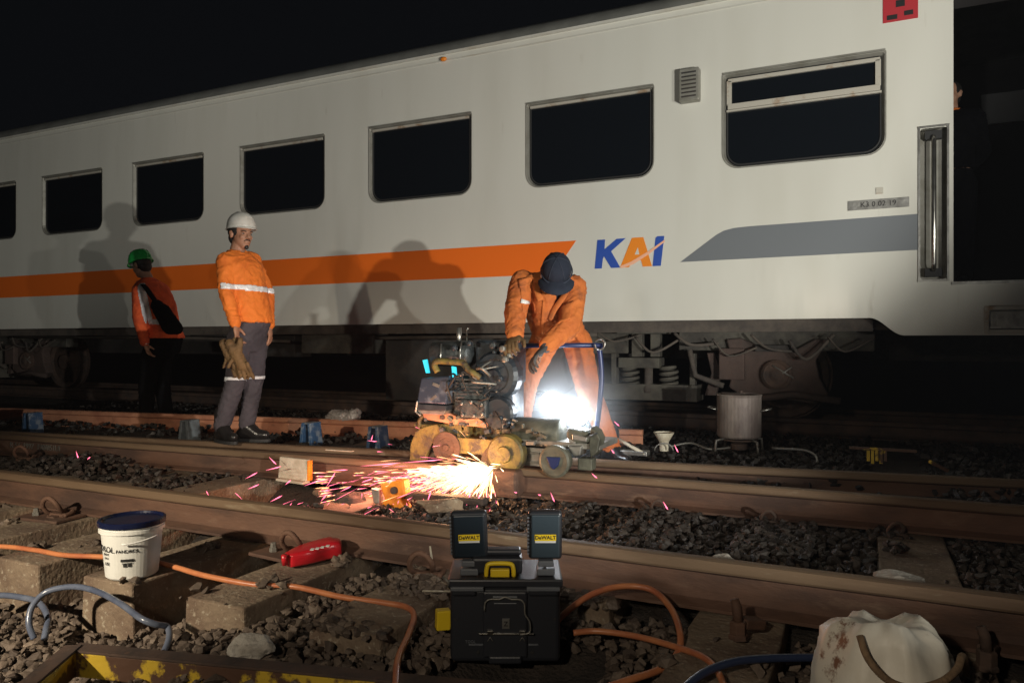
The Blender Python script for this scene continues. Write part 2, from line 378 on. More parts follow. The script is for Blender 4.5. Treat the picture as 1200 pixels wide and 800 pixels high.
def stones(name, spots, bases, m, label):
    V = []; Fc = []; tint = []; off = 0
    for (x, y, z, s) in spots:
        bv, bf = bases[random.randrange(len(bases))]
        R = np.array(Euler((random.uniform(0, 6.3), random.uniform(0, 6.3), random.uniform(0, 6.3))).to_matrix())
        sc = np.array([s * random.uniform(.8, 1.3), s * random.uniform(.7, 1.05), s * random.uniform(.55, .85)])
        R2 = np.array(Euler((random.uniform(-.5, .5), random.uniform(-.5, .5), random.uniform(0, 6.3))).to_matrix())
        v = ((bv @ R.T) * sc) @ R2.T + np.array([x, y, z]); V.append(v); Fc.append(bf + off); off += len(v)
        t = min(1, max(0, random.betavariate(2, 3.2))); t = random.uniform(.8, 1) if random.random() < .03 else t
        tint.append(np.full(len(v), t))
    V = np.concatenate(V); Fc = np.concatenate(Fc); tint = np.concatenate(tint)
    me = bpy.data.meshes.new(name); me.vertices.add(len(V)); me.vertices.foreach_set('co', V.ravel())
    me.loops.add(Fc.size); me.loops.foreach_set('vertex_index', Fc.ravel().astype(np.int32))
    me.polygons.add(len(Fc)); me.polygons.foreach_set('loop_start', np.arange(0, Fc.size, 3, dtype=np.int32))
    me.update(); me.validate(); me.polygons.foreach_set('use_smooth', [False] * len(me.polygons))
    a = me.attributes.new('tint', 'FLOAT', 'POINT'); a.data.foreach_set('value', tint.astype(np.float32))
    o = link(me, name, m); return tag(o, label, 'ballast', kind='stuff')
def in_sleeper(x, y, pad=.0):
    """2 = bare sleeper top, 1 = buried sleeper top, 0 = between sleepers"""
    for sx in SLX:
        if abs(x - sx) < .15 + pad:
            if y < (2.4 if abs(sx + .927) < .05 else 1.86) - pad: return 0
            if y > 2.62:
                if abs(sx + 3.155) < .05 and y > 3.0: return 0
                bare = (abs(sx - .187) < .05) or sx < -3.6 or (abs(sx + 2.6) < .05) or (abs(sx + .37) < .05 and y < 3.15)
                return 2 if bare and noise.noise(Vector((x * 5, y * 5, 2))) < .35 else 1
            bare = not (abs(sx + .927) < .05 or (abs(sx + 1.484) < .05 and (y < 1.95 or y > 2.22)) or (abs(sx + .37) < .05 and y > 99))
            return 2 if bare and noise.noise(Vector((x * 6, y * 6, 4))) < .40 else 1
    return 0
def B_y(x): return 3.60 + (x + 6.25) * .064 if x < -2.05 else 3.90 + (x + 2.0) * .028
def scatter(n, x0, x1, y0, y1, smin, smax, lift=.012, keep=None):
    out = []
    for _ in range(n):
        x = random.uniform(x0, x1); y = random.uniform(y0, y1)
        s = random.uniform(smin, smax)
        k_ = in_sleeper(x, y, .006)
        if k_ == 2 and random.random() > .012: continue
        if k_ == 2: s *= .45
        if abs(y - 2.57) < .085 or (abs(y - B_y(x) - .04) < .08): continue
        if keep and not keep(x, y): continue
        if (x + 2.50) ** 2 + (y - 2.04) ** 2 < .017 or (abs(x + .93) < .21 and abs(y - 2.06) < .17): continue
        z = (gh(x, y) if k_ == 0 else max(gh(x, y), .0 + s * .3)) + random.uniform(-.022, lift) * (1 if k_ == 0 else .3) + .018 * noise.noise(Vector((x * 2.3, y * 2.3, 5)))
        out.append((x, y, z, s))
    return out
sp = scatter(16500, -4.6, 1.5, .95, 2.5, .011, .029)
stones('ballast_stones', sp, BH, 'stones', 'brown crushed ballast stones around the concrete sleepers in the foreground')
pit = lambda x, y: not (abs(x + 3.16) < .42 and abs(y - 3.48) < .36)
sp = scatter(21000, -8, 1.9, 2.66, 4.1, .013, .030, .03, pit)
# a loose heap against the middle rail
for _ in range(520):
    x = random.gauss(-5.1, .42); y = random.uniform(3.15, 3.62); z = .0 + .085 * math.exp(-((x + 5.0) / .6) ** 2) * random.random()
    sp.append((x, y, z, random.uniform(.018, .034)))
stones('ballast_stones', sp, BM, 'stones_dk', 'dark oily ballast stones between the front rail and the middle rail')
sp = scatter(9000, -9, 1.6, 4.15, 7.1, .02, .036, .02)
stones('ballast_stones', sp, BL, 'stones_far', 'ballast stones darkened to fade into the night, between the workers and the parked coach')

# ------------------------------------------------------------------ sleepers
proto = None
for k, sx in enumerate(SLX):
    lab = {0: 'rightmost', }.get(k)
    y0 = 2.42 if abs(sx + .927) < .05 else 1.88; y1 = 3.02 if abs(sx + 3.155) < .05 else 4.45
    mbx = MB(); wb, wt, H = .155, .138, .32
    N = 16; vs = []; fs = []
    for i in range(N + 1):
        y = y0 + (y1 - y0) * i / N
        j = lambda a: a + .005 * noise.noise(Vector((sx * 3 + a * 20, y * 5, 1)))
        vs += [(-j(wb), y, -H), (j(wb), y, -H), (j(wt), y, -.004 + .004 * noise.noise(Vector((sx, y * 4, 3)))), (-j(wt), y, -.004 + .004 * noise.noise(Vector((sx + 5, y * 4, 3))))]
    for i in range(N):
        for q in range(4): a = i * 4 + q; b = i * 4 + (q + 1) % 4; fs.append((a, b, b + 4, a + 4))
    fs += [(3, 2, 1, 0), tuple(N * 4 + q for q in range(4))]
    if k > 15: continue
    mbx.add(vs, fs)
    where = {-.370: 'concrete sleeper crossed by the looping orange hose right of the black case',
             -.927: 'concrete sleeper buried in ballast behind the black case',
             -1.484: 'concrete sleeper showing as a broken brown slab left of the black case',
             -2.041: 'concrete sleeper with low pale end beside the paint bucket, under the red plastic cover',
             -2.598: 'concrete sleeper that carries the white paint bucket',
             -3.155: 'large pale concrete sleeper end left of the paint bucket',
             .187: 'concrete sleeper behind the dirty white plastic sack'}
    lb = 'concrete sleeper under the tracks'
    gr = None
    for kx, t in where.items():
        if abs(kx - sx) < .05: lb = t
    if lb == 'concrete sleeper under the tracks':
        q = round((-3.712 - sx) / .557); gr = 'sleepers seen between the rails'
        lb = 'brown sleeper with the bolted clip plate at its near end, left of the paint bucket' if q == 0 else 'brown sleeper strip, %s left of the one with the bolted clip plate' % ['', 'first', 'second', 'third', 'fourth', 'fifth', 'sixth', 'seventh', 'eighth', 'ninth'][min(q, 9)]
    o = mbx.build('concrete_sleeper', 'concrete', bevel=.008, label=lb, cat='sleeper', group=gr or 'sleepers under the near track')
    o.location = (sx, 0, 0)

# ------------------------------------------------------------------ rails
def rail(p0, p1, ztop, label, mats=('rust', 'railhead'), name='rail', group=None, seg=40, wob=.0):
    prof = [(-.068, 0), (-.068, .011), (-.022, .026), (-.010, .042), (-.009, .075), (-.010, .108), (-.032, .119), (-.036, .126),
            (-.035, .148), (-.028, .157), (-.012, .160), (.012, .160), (.028, .157), (.035, .148), (.036, .126), (.032, .119), (.010, .108), (.009, .075), (.010, .042), (.022, .026), (.068, .011), (.068, 0)]
    p0 = Vector((*p0, 0)); p1 = Vector((*p1, 0)); L = (p1 - p0).length; a = math.atan2(p1.y - p0.y, p1.x - p0.x)
    n = len(prof); vs = []; fs = []; mi = []
    for i in range(seg + 1):
        x = L * i / seg
        for y, z in prof:
            e = wob * noise.noise(Vector((x * 5, y * 50, z * 60))) if wob else 0
            vs.append((x, y + e, z + (e * .5 if z > .1 else 0)))
    for i in range(seg):
        for k in range(n):
            a0 = i * n + k; b0 = i * n + (k + 1) % n; fs.append((a0, b0, b0 + n, a0 + n)); mi.append(1 if 6 <= k <= 14 else 0)
    fs += [tuple(range(n - 1, -1, -1)), tuple(seg * n + k for k in range(n))]; mi += [0, 0]
    me = bpy.data.meshes.new(name); me.from_pydata(vs, [], fs); me.polygons.foreach_set('material_index', mi); me.update()
    bm = bmesh.new(); bm.from_mesh(me); bmesh.ops.recalc_face_normals(bm, faces=bm.faces); bm.to_mesh(me); bm.free()
    o = link(me, name, list(mats), label=label, cat='rail', group=group); o.location = (p0.x, p0.y, ztop - .16); o.rotation_euler = (0, 0, a); return o
Z = .163
railA = rail((-13, 2.575), (2.4, 2.575), Z, 'front rusty rail running the full width behind the bucket and the black case', wob=.0015, seg=200)
railB1 = rail((-11.5, 3.30), (-2.13, 3.87), Z, 'middle rusty rail left of the sparks with raised lettering', wob=.0015, seg=120)
railB2 = rail((-2.02, 3.94), (2.4, 4.06), Z, 'middle rail right of the sparks under the grinding machine', wob=.001, seg=80)
railC = rail((-6.9, 3.66), (2.2, 4.98), Z - .002, 'rail lying close behind the middle rail, under the machine wheels', wob=.001, seg=80)
railD = rail((-8.6, 4.70), (-1.6, 5.78), .20, 'rusty rail coloured as if lit orange, with plastic bag behind the standing man', mats=('rust_lit_orange', 'rust_lit_orange'), seg=60)
railE = rail((-16, 7.23), (3, 7.23), .205, 'nearer rail under the parked coach', mats=('rust_dark', 'rust_dark'), seg=4)  # darker rust colour stands in for the dim background
railF = rail((-16, 8.37), (3, 8.37), .205, 'farther rail under the parked coach', mats=('rust_dark', 'rust_dark'), seg=4)
tm = text_mesh('R 54  1997  190/051UI', .062, .0025)
tm.transform(Matrix.Translation((5.05 + .6, -.0125, .075)) @ FACE); link(tm, 'raised_lettering', 'steel_dull', railB1)

# timber ties beneath the coach track and under the rail D
for k in range(14):
    sx = 1.2 - k * .62
    o = MB().box((0, 0, 0), (.22, 2.2, .14)).build('timber_sleeper', 'timber', bevel=.008, label='dark sleeper under the parked coach track', cat='sleeper', group='sleepers under the coach track')
    o.location = (sx, 7.8, -.03)
for k in range(9):
    sx = -1.9 - k * .62
    o = MB().box((0, 0, 0), (.22, .9, .12)).build('timber_sleeper', 'timber', bevel=.008, label='dark timber sleeper crossing under the rusty rail coloured as if lit orange', cat='sleeper', group='timbers under the orange rail')
    o.location = (sx, 5.35 - k * .05, -.02 + .0)

# ------------------------------------------------------------------ rail clips
def clip(loc, rz, label, plate=False, m='rust', group='rail clips on the sleepers', s=1):
    e = empty('rail_clip', loc, rz, label, 'rail clip', group)
    pts = [(-.045, .02, .02), (-.05, -.02, .03), (-.048, -.05, .07), (-.02, -.06, .108), (.012, -.055, .112), (.038, -.04, .08), (.03, -.01, .045), (.012, .03, .03), (.035, .05, .03), (.055, .03, .026), (.06, -.02, .022)]
    MB().tube([Vector(p) * s for p in smooth_path(pts, 5)], .011 * s, 8).build('spring', m, e, smooth=True)
    b = MB(); b.box((0, .0, .014), (.12 * s, .035, .028)); b.box((0, -.03, .01), (.05, .04, .02))
    b.build('shoulder', m, e, bevel=.004)
    if plate:
        MB().box((-.05, -.01, .006), (.30, .17, .014)).build('base_plate', 'rust', e, bevel=.003)
        w = MB(); w.lathe([(.017, 0), (.017, .016), (.013, .018), (.012, .035), (.010, .037)], 6, Matrix.Translation((-.12, -.03, .013)))
        w.build('bolt', 'steel_dull', e)
    return e
def gz(p, z): return (p.x, p.y, z)
clip((-3.71, 2.42, .0), .1, 'rusty rail clip on a bolted plate at the far left end of the front rail', True)
clip((-2.14, 2.42, .0), -.1, 'rusty rail clip half hidden by the red plastic cover', True)
clip((-1.52, 2.43, -.01), .1, 'rusty rail clip between the red plastic cover and the black case')
clip((-5.60, 3.40, .02), .4, 'rusty rail clip by the heap of dark stones at left behind the front rail')
for x, lb in ((-.43, 'muddy rail clip on the middle rail, straight behind the front rail right of centre'), (.13, 'muddy rail clip at the right edge beside the middle rail'), (-.98, 'muddy rail clip beside the middle rail nearest the black case')):
    clip((x, 3.87, -.012), 0, lb, m='rust_dark', s=.72)
def bolt_clip(loc, rz, label, m='rust_dark'):
    e = empty('rail_bolt', loc, rz, label, 'rail fastener', 'bolted fasteners on the front rail')
    b = MB(); b.lathe([(.030, 0), (.030, .012), (.026, .014), (.026, .05), (.022, .054)], 6)
    b.build('nut', m, e, bevel=.002)
    MB().tube([(0, 0, .05), (-.002, .004, .09), (-.008, .012, .115)], [.015, .015, .013], 10).build('shank', m, e, smooth=True)
    MB().box((.05, .035, .035), (.085, .045, .03), rot=(.1, .2, .5)).build('clamp_plate', m, e, bevel=.006)
    return e
bolt_clip(G(865, 748, .01), YAW, 'upright rusty bolt and nut on the sleeper by the orange hose loop', 'rust')
bolt_clip(Vector((.30, 2.40, .0)), .8, 'dim rusty fastener at the right edge behind the dirty sack')

# ------------------------------------------------------------------ parked coach
TD = 6.30
coach = empty('railway_coach', (-6, 7.8, .205), 0, 'long cream passenger coach with orange stripe, open door at the right end', 'train coach')
def tx(u, Y=TD): return P(u, 400, Y).x
ZB, ZG = 1.07, 3.73
def rrect(x0, x1, z0, z1, rb=.13, rt=.02, n=6):
    pts = []
    for cx, cz, r, a0 in ((x1 - rb, z0 + rb, rb, -90), (x1 - rt, z1 - rt, rt, 0), (x0 + rt, z1 - rt, rt, 90), (x0 + rb, z0 + rb, rb, 180)):
        for k in range(n + 1): a = math.radians(a0 + 90 * k / n); pts.append((cx + r * math.cos(a), cz + r * math.sin(a)))
    return pts
XL, XR = -14.5, 1.75
DOOR = (.58, 1.36, 1.337, 3.45)
outer = [(XL, ZB)]
for k in range(0, 9):
    t = k / 8; outer.append((.03 + .23 * t, ZB + .01 - .135 * sstep(0, 1, t)))
outer += [(XR, .945), (XR, ZG), (XL, ZG)]
holes = []; WX = [-9.99 + 1.785 * i for i in range(-2, 6)]
for x in WX: holes.append(rrect(x, x + 1.195, 2.33, 3.10))
holes.append([(DOOR[0], DOOR[2]), (DOOR[1], DOOR[2]), (DOOR[1], DOOR[3]), (DOOR[0], DOOR[3])])
HR = (.365, .540, 1.36, 2.48); holes.append(rrect(*HR, rb=.02, rt=.02, n=2))
STP = (.80, 1.25, .985, 1.125); holes.append(rrect(*STP, rb=.01, rt=.01, n=1))
def holed(outer, holes, y):
    loops = [[Vector((x, 0, z)) for x, z in outer]] + [[Vector((x, 0, z)) for x, z in h] for h in holes]
    # tessellate in XY plane
    l2 = [[Vector((v.x, v.z, 0)) for v in lp] for lp in loops]
    tris = tessellate_polygon(l2); flat = [v for lp in loops for v in lp]
    return [(v.x, y, v.z) for v in flat], [tuple(t) for t in tris]
vs, fs = holed(outer, holes, TD)
b = MB(); b.add(vs, fs)
# bottom lip of the side, returns inward
for i in range(len(outer) - 3):
    (x0, z0), (x1, z1) = outer[i], outer[i + 1]; b.add([(x0, TD, z0), (x1, TD, z1), (x1, TD + .06, z1), (x0, TD + .06, z0)], [(0, 1, 2, 3)])
side = b.build('side_wall', 'white', coach, world=True)
# far side, end walls, floor
b = MB(); b.box(((XL + XR) / 2, 9.28, (ZB + ZG) / 2), (XR - XL, .05, ZG - ZB)); b.box((XR - .025, 7.8, 2.4), (.05, 2.9, 2.66)); b.box((XL + .025, 7.8, 2.4), (.05, 2.9, 2.66))
b.build('far_wall', 'white_dirty', coach, world=True)
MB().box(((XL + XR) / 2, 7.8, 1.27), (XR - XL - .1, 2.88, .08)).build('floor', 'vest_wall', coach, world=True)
# roof: curved over the cant rail
prof = [(TD - .002, ZG + .002), (TD + .012, ZG + .05), (TD + .06, ZG + .115), (TD + .18, ZG + .19), (TD + .45, ZG + .27), (TD + .9, ZG + .32), (7.8, ZG + .34)]
prof = prof + [(15.6 - y, z) for y, z in prof[-2::-1]]
vs = []; fs = []
for x in (XL, XR):
    for y, z in prof: vs.append((x, y, z))
n = len(prof)
for i in range(n - 1): fs.append((i, i + 1, i + 1 + n, i + n))
MB().add(vs, fs).build('roof', 'roof', coach, smooth=True, world=True)
g = MB(); g.box(((XL + XR) / 2, TD - .012, ZG - .006), (XR - XL, .024, .022)); g.box(((XL + XR) / 2, TD - .004, ZG - .075), (XR - XL, .008, .010))
g.build('gutter', 'white_dirty', coach, world=True)
MB().ell((-3.73, TD - .03, 3.66), (.035, .02, .022)).build('gutter_tag', 'or_logo', coach, smooth=True, world=True)
# windows
for i, x in enumerate(WX):
    f = MB(); outerp = rrect(x - .003, x + 1.198, 2.327, 3.103); inn = rrect(x + .018, x + 1.177, 2.345, 3.082, rb=.12, rt=.015)
    nn = len(outerp)
    ring = [(px, TD - .004, pz) for px, pz in rrect(x - .012, x + 1.207, 2.318, 3.112, rb=.14)] + [(px, TD - .004, pz) for px, pz in outerp] + [(px, TD + .034, pz) for px, pz in inn]
    ff = []
    for lay in (0, 1):
        for k in range(nn): a = lay * nn + k; b2 = lay * nn + (k + 1) % nn; ff.append((a, b2, b2 + nn, a + nn))
    f.add(ring, ff); f.box((x + .6, TD - .008, 3.108), (1.2, .018, .012))
    wf = f.build('window_frame', 'frame', coach, world=True)
    gk = MB(); lp = [Vector((px, TD + .030, pz)) for px, pz in rrect(x + .028, x + 1.167, 2.355, 3.072, rb=.115, rt=.015)]; gk.tube(lp + [lp[0]], .009, 6, cap=False); gk.build('window_gasket', 'rubber', coach, smooth=True, world=True)
    if i != 7: MB().box((x + .6, TD + .012, 3.070), (1.13, .022, .022)).build('window_head_rail', 'frame_rusty', coach, world=True)
    g = MB(); pl = [(px, TD + .031, pz) for px, pz in rrect(x + .02, x + 1.175, 2.345, 3.07, rb=.11)]
    g.add(pl, [tuple(range(len(pl)))]); gp = g.build('window_pane', 'glass', coach, world=True)
    if i == 7:
        s = MB(); s.box((x + .6, TD + .02, 2.835), (1.13, .035, .045)); s.box((x + .6, TD + .012, 2.80), (1.15, .03, .016))
        s.box((x + .045, TD + .025, 2.95), (.04, .03, .20)); s.box((x + 1.15, TD + .025, 2.95), (.04, .03, .20)); s.box((x + .6, TD + .025, 3.052), (1.13, .03, .03))
        s.build('ventilator_frame', 'frame_rusty', coach, world=True, bevel=.003)
# stripes (thin painted film 2-3 mm proud)
def film(name, poly, m, parent=coach, y=TD - .003, th=.002):
    b = MB(); b.prism(poly, th, Matrix.Translation((0, y, 0))); return b.build(name, m, parent, world=True)
film('orange_stripe', [(XL + .1, 1.505), (-2.58, 1.515), (-2.36, 1.81), (XL + .1, 1.795)], 'orange')
film('grey_stripe', [(-1.42, 1.572), (.352, 1.582), (.352, 1.850), (-.86, 1.838), (-.98, 1.832), (-1.06, 1.815), (-1.12, 1.785)], 'greystripe')
# KAI lettering
lg = empty('side_lettering', (0, 0, 0)); lg.parent = coach; lg.matrix_parent_inverse = coach.matrix_world.inverted()
lx, lz, lh = tx(697), 1.548, .255
def logo(poly, m, name='letter', dy=0): 
    pts = [(lx + a * lh, lz + b_ * lh) for a, b_ in poly]
    bb = MB(); bb.prism(pts, .002, Matrix.Translation((0, TD - .004 - dy, 0))); return bb.build(name, m, lg, world=True)
logo([(0, 0), (.26, 0), (.30, .33), (.34, .42), (.60, 0), (.93, 0), (.60, .58), (1.12, 1.0), (.80, 1.0), (.36, .66), (.38, 1.0), (.10, 1.0)], 'blue_logo')
logo([(.92, 0), (1.24, 0), (1.36, .22), (1.66, .22), (1.72, 0), (2.04, 0), (1.74, 1.0), (1.34, 1.0)], 'or_logo')
logo([(1.44, .42), (1.60, .42), (1.55, .66)], 'white', 'counter', .001)
logo([(2.06, 0), (2.34, 0), (2.46, 1.0), (2.22, 1.0), (2.16, .95)], 'blue_logo')
logo([(.90, .04), (1.3, .18), (1.9, .50), (2.46, .86), (2.48, .80), (1.95, .42), (1.4, .10), (1.0, -.02)], 'salmon', 'swoosh', .003)
# vent box, plates, notice
MB().box((-1.33, TD - .045, 3.04), (.165, .09, .27)).build('vent_box', 'frame', coach, bevel=.008, world=True)
v = MB()
for k in range(7): v.box((-1.33, TD - .093, 2.94 + k * .033), (.12, .008, .012), rot=(.5, 0, 0))
v.build('vent_louvre', 'dark', coach, world=True)
b = MB(); b.box((.085, TD - .004, 1.945), (.42, .006, .075)); pl = b.build('data_plate', 'steel', coach, bevel=.002, world=True)
text('K3 0 02 19', .055, Matrix.Translation((.085, TD - .009, 1.945)) @ FACE, 'blk', coach).matrix_parent_inverse = coach.matrix_world.inverted()
MB().box((.095, TD - .004, 2.045), (.05, .006, .05)).build('small_plate', 'frame_rusty', coach, world=True)
MB().box((.235, TD - .003, 3.41), (.235, .004, .20)).build('red_notice', 'red_sticker', coach, world=True)
b = MB(); b.box((.18, TD - .006, 3.345), (.07, .003, .035)); b.box((.29, TD - .006, 3.36), (.06, .003, .035)); b.box((.235, TD - .006, 3.44), (.06, .003, .05))
b.build('notice_print', 'blk', coach, world=True)
# handrail recess
b = MB(); x0, x1, z0, z1 = HR; cx = (x0 + x1) / 2; d = .075
b.add([(x0, TD, z0), (x0, TD, z1), (x0, TD + d, z1), (x0, TD + d, z0)], [(0, 1, 2, 3)]); b.add([(x1, TD, z0), (x1, TD, z1), (x1, TD + d, z1), (x1, TD + d, z0)], [(0, 1, 2, 3)])
b.add([(x0, TD + d, z0), (x1, TD + d, z0), (x1, TD + d, z1), (x0, TD + d, z1)], [(0, 1, 2, 3)]); b.add([(x0, TD, z0), (x1, TD, z0), (x1, TD + d, z0), (x0, TD + d, z0)], [(0, 1, 2, 3)]); b.add([(x0, TD, z1), (x1, TD, z1), (x1, TD + d, z1), (x0, TD + d, z1)], [(0, 1, 2, 3)])
b.build('handrail_recess', 'frame', coach, world=True)
b = MB(); b.box((x0 - .006, TD - .004, (z0 + z1) / 2), (.014, .012, z1 - z0 + .03)); b.box((x1 + .006, TD - .004, (z0 + z1) / 2), (.014, .012, z1 - z0 + .03)); b.box((cx, TD - .005, z1 + .01), (x1 - x0 + .03, .012, .014)); b.box((cx, TD - .005, z0 - .01), (x1 - x0 + .03, .012, .014))
b.build('recess_trim', 'steel', coach, world=True)
MB().tube([(cx, TD + .06, z0 + .07), (cx, TD - .01, z0 + .07), (cx, TD - .03, z0 + .11), (cx, TD - .03, z1 - .11), (cx, TD - .01, z1 - .07), (cx, TD + .06, z1 - .07)], .017, 10).build('handrail', 'chrome', coach, smooth=True, world=True)
b = MB(); b.box((cx, TD + .03, z1 - .05), (.11, .06, .06)); b.box((cx, TD + .03, z0 + .05), (.11, .06, .06)); b.build('handrail_bracket', 'rubber', coach, world=True)
# door opening reveal and vestibule
b = MB(); x0, x1, z0, z1 = DOOR
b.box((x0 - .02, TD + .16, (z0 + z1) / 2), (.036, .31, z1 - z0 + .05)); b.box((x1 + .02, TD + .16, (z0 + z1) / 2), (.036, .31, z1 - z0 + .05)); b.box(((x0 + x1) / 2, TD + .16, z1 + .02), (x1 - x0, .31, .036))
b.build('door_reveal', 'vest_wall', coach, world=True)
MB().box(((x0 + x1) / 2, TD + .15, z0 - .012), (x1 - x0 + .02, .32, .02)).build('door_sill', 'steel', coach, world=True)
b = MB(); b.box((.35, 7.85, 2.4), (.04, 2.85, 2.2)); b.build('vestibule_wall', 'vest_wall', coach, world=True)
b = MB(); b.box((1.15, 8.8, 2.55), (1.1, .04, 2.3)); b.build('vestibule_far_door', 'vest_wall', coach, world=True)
MB().box((1.36, 8.76, 3.22), (.62, .03, .30)).build('vestibule_panel', 'vest_pale', coach, bevel=.004, world=True)
# step box in skirt
b = MB(); x0, x1, z0, z1 = STP
for (a, bb_, c, d2) in ((x0 - .03, x0, z0 - .03, z1 + .03), (x1, x1 + .03, z0 - .03, z1 + .03), (x0, x1, z1, z1 + .03), (x0, x1, z0 - .03, z0)):
    b.box(((a + bb_) / 2, TD - .004, (c + d2) / 2), (bb_ - a, .014, d2 - c))
b.build('step_frame', 'frame_rusty', coach, bevel=.002, world=True)
b = MB(); b.box(((x0 + x1) / 2, TD + .11, (z0 + z1) / 2), (x1 - x0 + .02, .01, z1 - z0 + .02)); b.box(((x0 + x1) / 2, TD + .06, z0 + .015), (x1 - x0, .09, .012)); b.build('step_tread', 'steel', coach, world=True)

# underframe and bogie
b = MB(); b.box((-6.9, TD + .16, 1.035), (13.9, .05, .11)); b.box((-6.4, TD + .5, 1.12), (16, .06, .25)); b.build('sole_bar', 'bogie', coach, world=True)
b = MB(); b.box((-6.4, 8.75, .95), (16, .08, .5)); b.box((-6.4, 7.8, 1.15), (16, 2.7, .06)); b.build('underframe', 'dark', coach, world=True)
def ux(u, Y): return P(u, 400, Y).x
def ubox(b, u0, u1, v0, v1, Y, dy=.3, **kw):
    p = P((u0 + u1) / 2, (v0 + v1) / 2, Y); q0 = P(u0, v0, Y); q1 = P(u1, v1, Y); m0 = P((u0 + u1) / 2, v0, Y); m1 = P((u0 + u1) / 2, v1, Y)
    b.box((p.x, Y + dy / 2, (m0.z + m1.z) / 2), (abs(q1.x - q0.x), dy, abs(m0.z - m1.z)), **kw); return b
for (u0, u1, v0, v1, Y, m, nm) in ((352, 436, 388, 414, 6.6, 'bogie_lt', 'equipment_box'), (450, 560, 396, 470, 6.7, 'dark', 'battery_box'), (20, 88, 372, 396, 6.5, 'dark', 'equipment_box'), (152, 200, 372, 396, 6.5, 'dark', 'equipment_box')):
    ubox(MB(), u0, u1, v0, v1, Y).build(nm, m, coach, bevel=.01, world=True)
for k, (u0, u1, v0, v1) in enumerate(((210, 262, 384, 400), (300, 345, 392, 418), (560, 690, 400, 462), (620, 680, 392, 402))):
    ubox(MB(), u0, u1, v0, v1, 6.8).build('equipment_box', 'dark', coach, bevel=.01, world=True)
b = MB(); b.tube([P(20, 395, 6.45), P(230, 396, 6.45), P(340, 400, 6.45)], .018, 8); b.build('train_pipe', 'bogie', coach, smooth=True, world=True)
b = ubox(MB(), 95, 118, 368, 384, 6.5); o = b.build('connector_panel', 'bogie', coach, world=True)
b = MB()
for k in range(5):
    for j in range(2):
        p = P(97 + 4.6 * k, 372 + 8 * j, 6.49); b.box(p, (.026, .02, .045))
b.build('connector_tag', 'steel_dull', coach, world=True)
bog = empty('bogie', (-1.82, 6.8, .2)); bog.parent = coach; bog.matrix_parent_inverse = coach.matrix_world.inverted()
b = MB(); ubox(b, 790, 1018, 388, 411, 6.72, .18); ubox(b, 690, 736, 390, 414, 6.72, .18); ubox(b, 560, 700, 392, 412, 6.76, .16); b.build('side_frame', 'bogie_lt', bog, bevel=.01, world=True)
b = MB(); ubox(b, 722, 780, 384, 391, 6.60, .2); ubox(b, 740, 752, 391, 418, 6.66, .1); ubox(b, 762, 773, 391, 418, 6.66, .1); ubox(b, 724, 772, 419, 431, 6.62, .2); b.build('bolster', 'bogie_lt', bog, bevel=.006, world=True)
b = MB(); ubox(b, 704, 815, 450, 469, 6.62, .3); ubox(b, 716, 722, 414, 456, 6.66, .1); ubox(b, 808, 814, 414, 456, 6.66, .1); b.build('spring_plank', 'bogie_lt', bog, bevel=.006, world=True)
for cu in (738, 783):
    p = P(cu, 442, 6.72); pts = []
    for k in range(60): a = k / 60 * 2 * PI * 4; pts.append((p.x + .075 * math.cos(a), 6.74 + .075 * math.sin(a), p.z - .10 + .20 * k / 60))
    MB().tube(pts, .016, 8).build('coil_spring', 'bogie_lt', bog, smooth=True, world=True)
p = P(760, 442, 6.66); MB().lathe([(.05, -.14), (.055, -.10), (.04, -.06), (.04, .10), (.05, .10)], 14, Matrix.Translation(p)).build('damper', 'bogie', bog, smooth=True, world=True)
def axle_guard(cx, name='axle_guard'):
    Y = 6.66; pc = Vector((cx, Y, .62))
    poly = [(-.42, .30), (-.30, .31), (-.10, .22), (.16, .22), (.30, .30), (.40, .30), (.30, .12), (.33, -.02), (.40, -.16), (.28, -.24), (.05, -.21), (-.22, -.23), (-.40, -.12), (-.36, .05)]
    MB().prism([(cx + a, .62 + b_) for a, b_ in poly], .12, Matrix.Translation((0, Y, 0))).build(name, 'bogie_br', bog, bevel=.015, world=True)
    R = Matrix.Translation(pc) @ Matrix.Rotation(PI / 2, 4, 'X')
    MB().lathe([(.125, -.02), (.125, .05), (.105, .065), (.095, .06), (.06, .062), (.03, .075), (.001, .078)], 20, R).build('axle_cap', 'rust_dark', bog, smooth=False, world=True)
    W_ = Matrix.Translation((cx, 7.16, .595)) @ Matrix.Rotation(PI / 2, 4, 'X')
    MB().lathe([(.10, -.16), (.36, -.15), (.40, -.12), (.415, -.12), (.415, -.15), (.387, -.10), (.385, -.02), (.33, -.02), (.30, -.06), (.12, -.06), (.10, -.0)], 40, W_).build('wheel', 'rust_dark', bog, smooth=False, world=True)
axle_guard(-.68); axle_guard(-2.95)
b = MB(); b.tube([P(808, 410, 6.6), P(815, 440, 6.6), P(848, 452, 6.6)], .025, 8); b.tube([P(700, 392, 6.5), P(600, 394, 6.5), P(440, 396, 6.5)], .02, 8); b.build('brake_pipe', 'bogie', bog, smooth=True, world=True)
for k in range(7):
    u0 = 700 + k * 45; b = MB(); b.tube(smooth_path([P(u0, 388 + (k * 7) % 12, 6.55), P(u0 + 20, 400 + (k * 13) % 22, 6.52), P(u0 + 52, 392 + (k * 5) % 25, 6.58)], 5), .009 + .003 * (k % 3), 7); b.build('air_hose', 'bogie', bog, smooth=True, world=True)
b = ubox(MB(), 842, 872, 408, 445, 6.60, .10); b.build('brake_hanger', 'bogie_br', bog, bevel=.012, world=True)
b = ubox(MB(), 884, 930, 404, 412, 6.60, .10); b.build('guard_pad', 'dark', bog, bevel=.01, world=True)
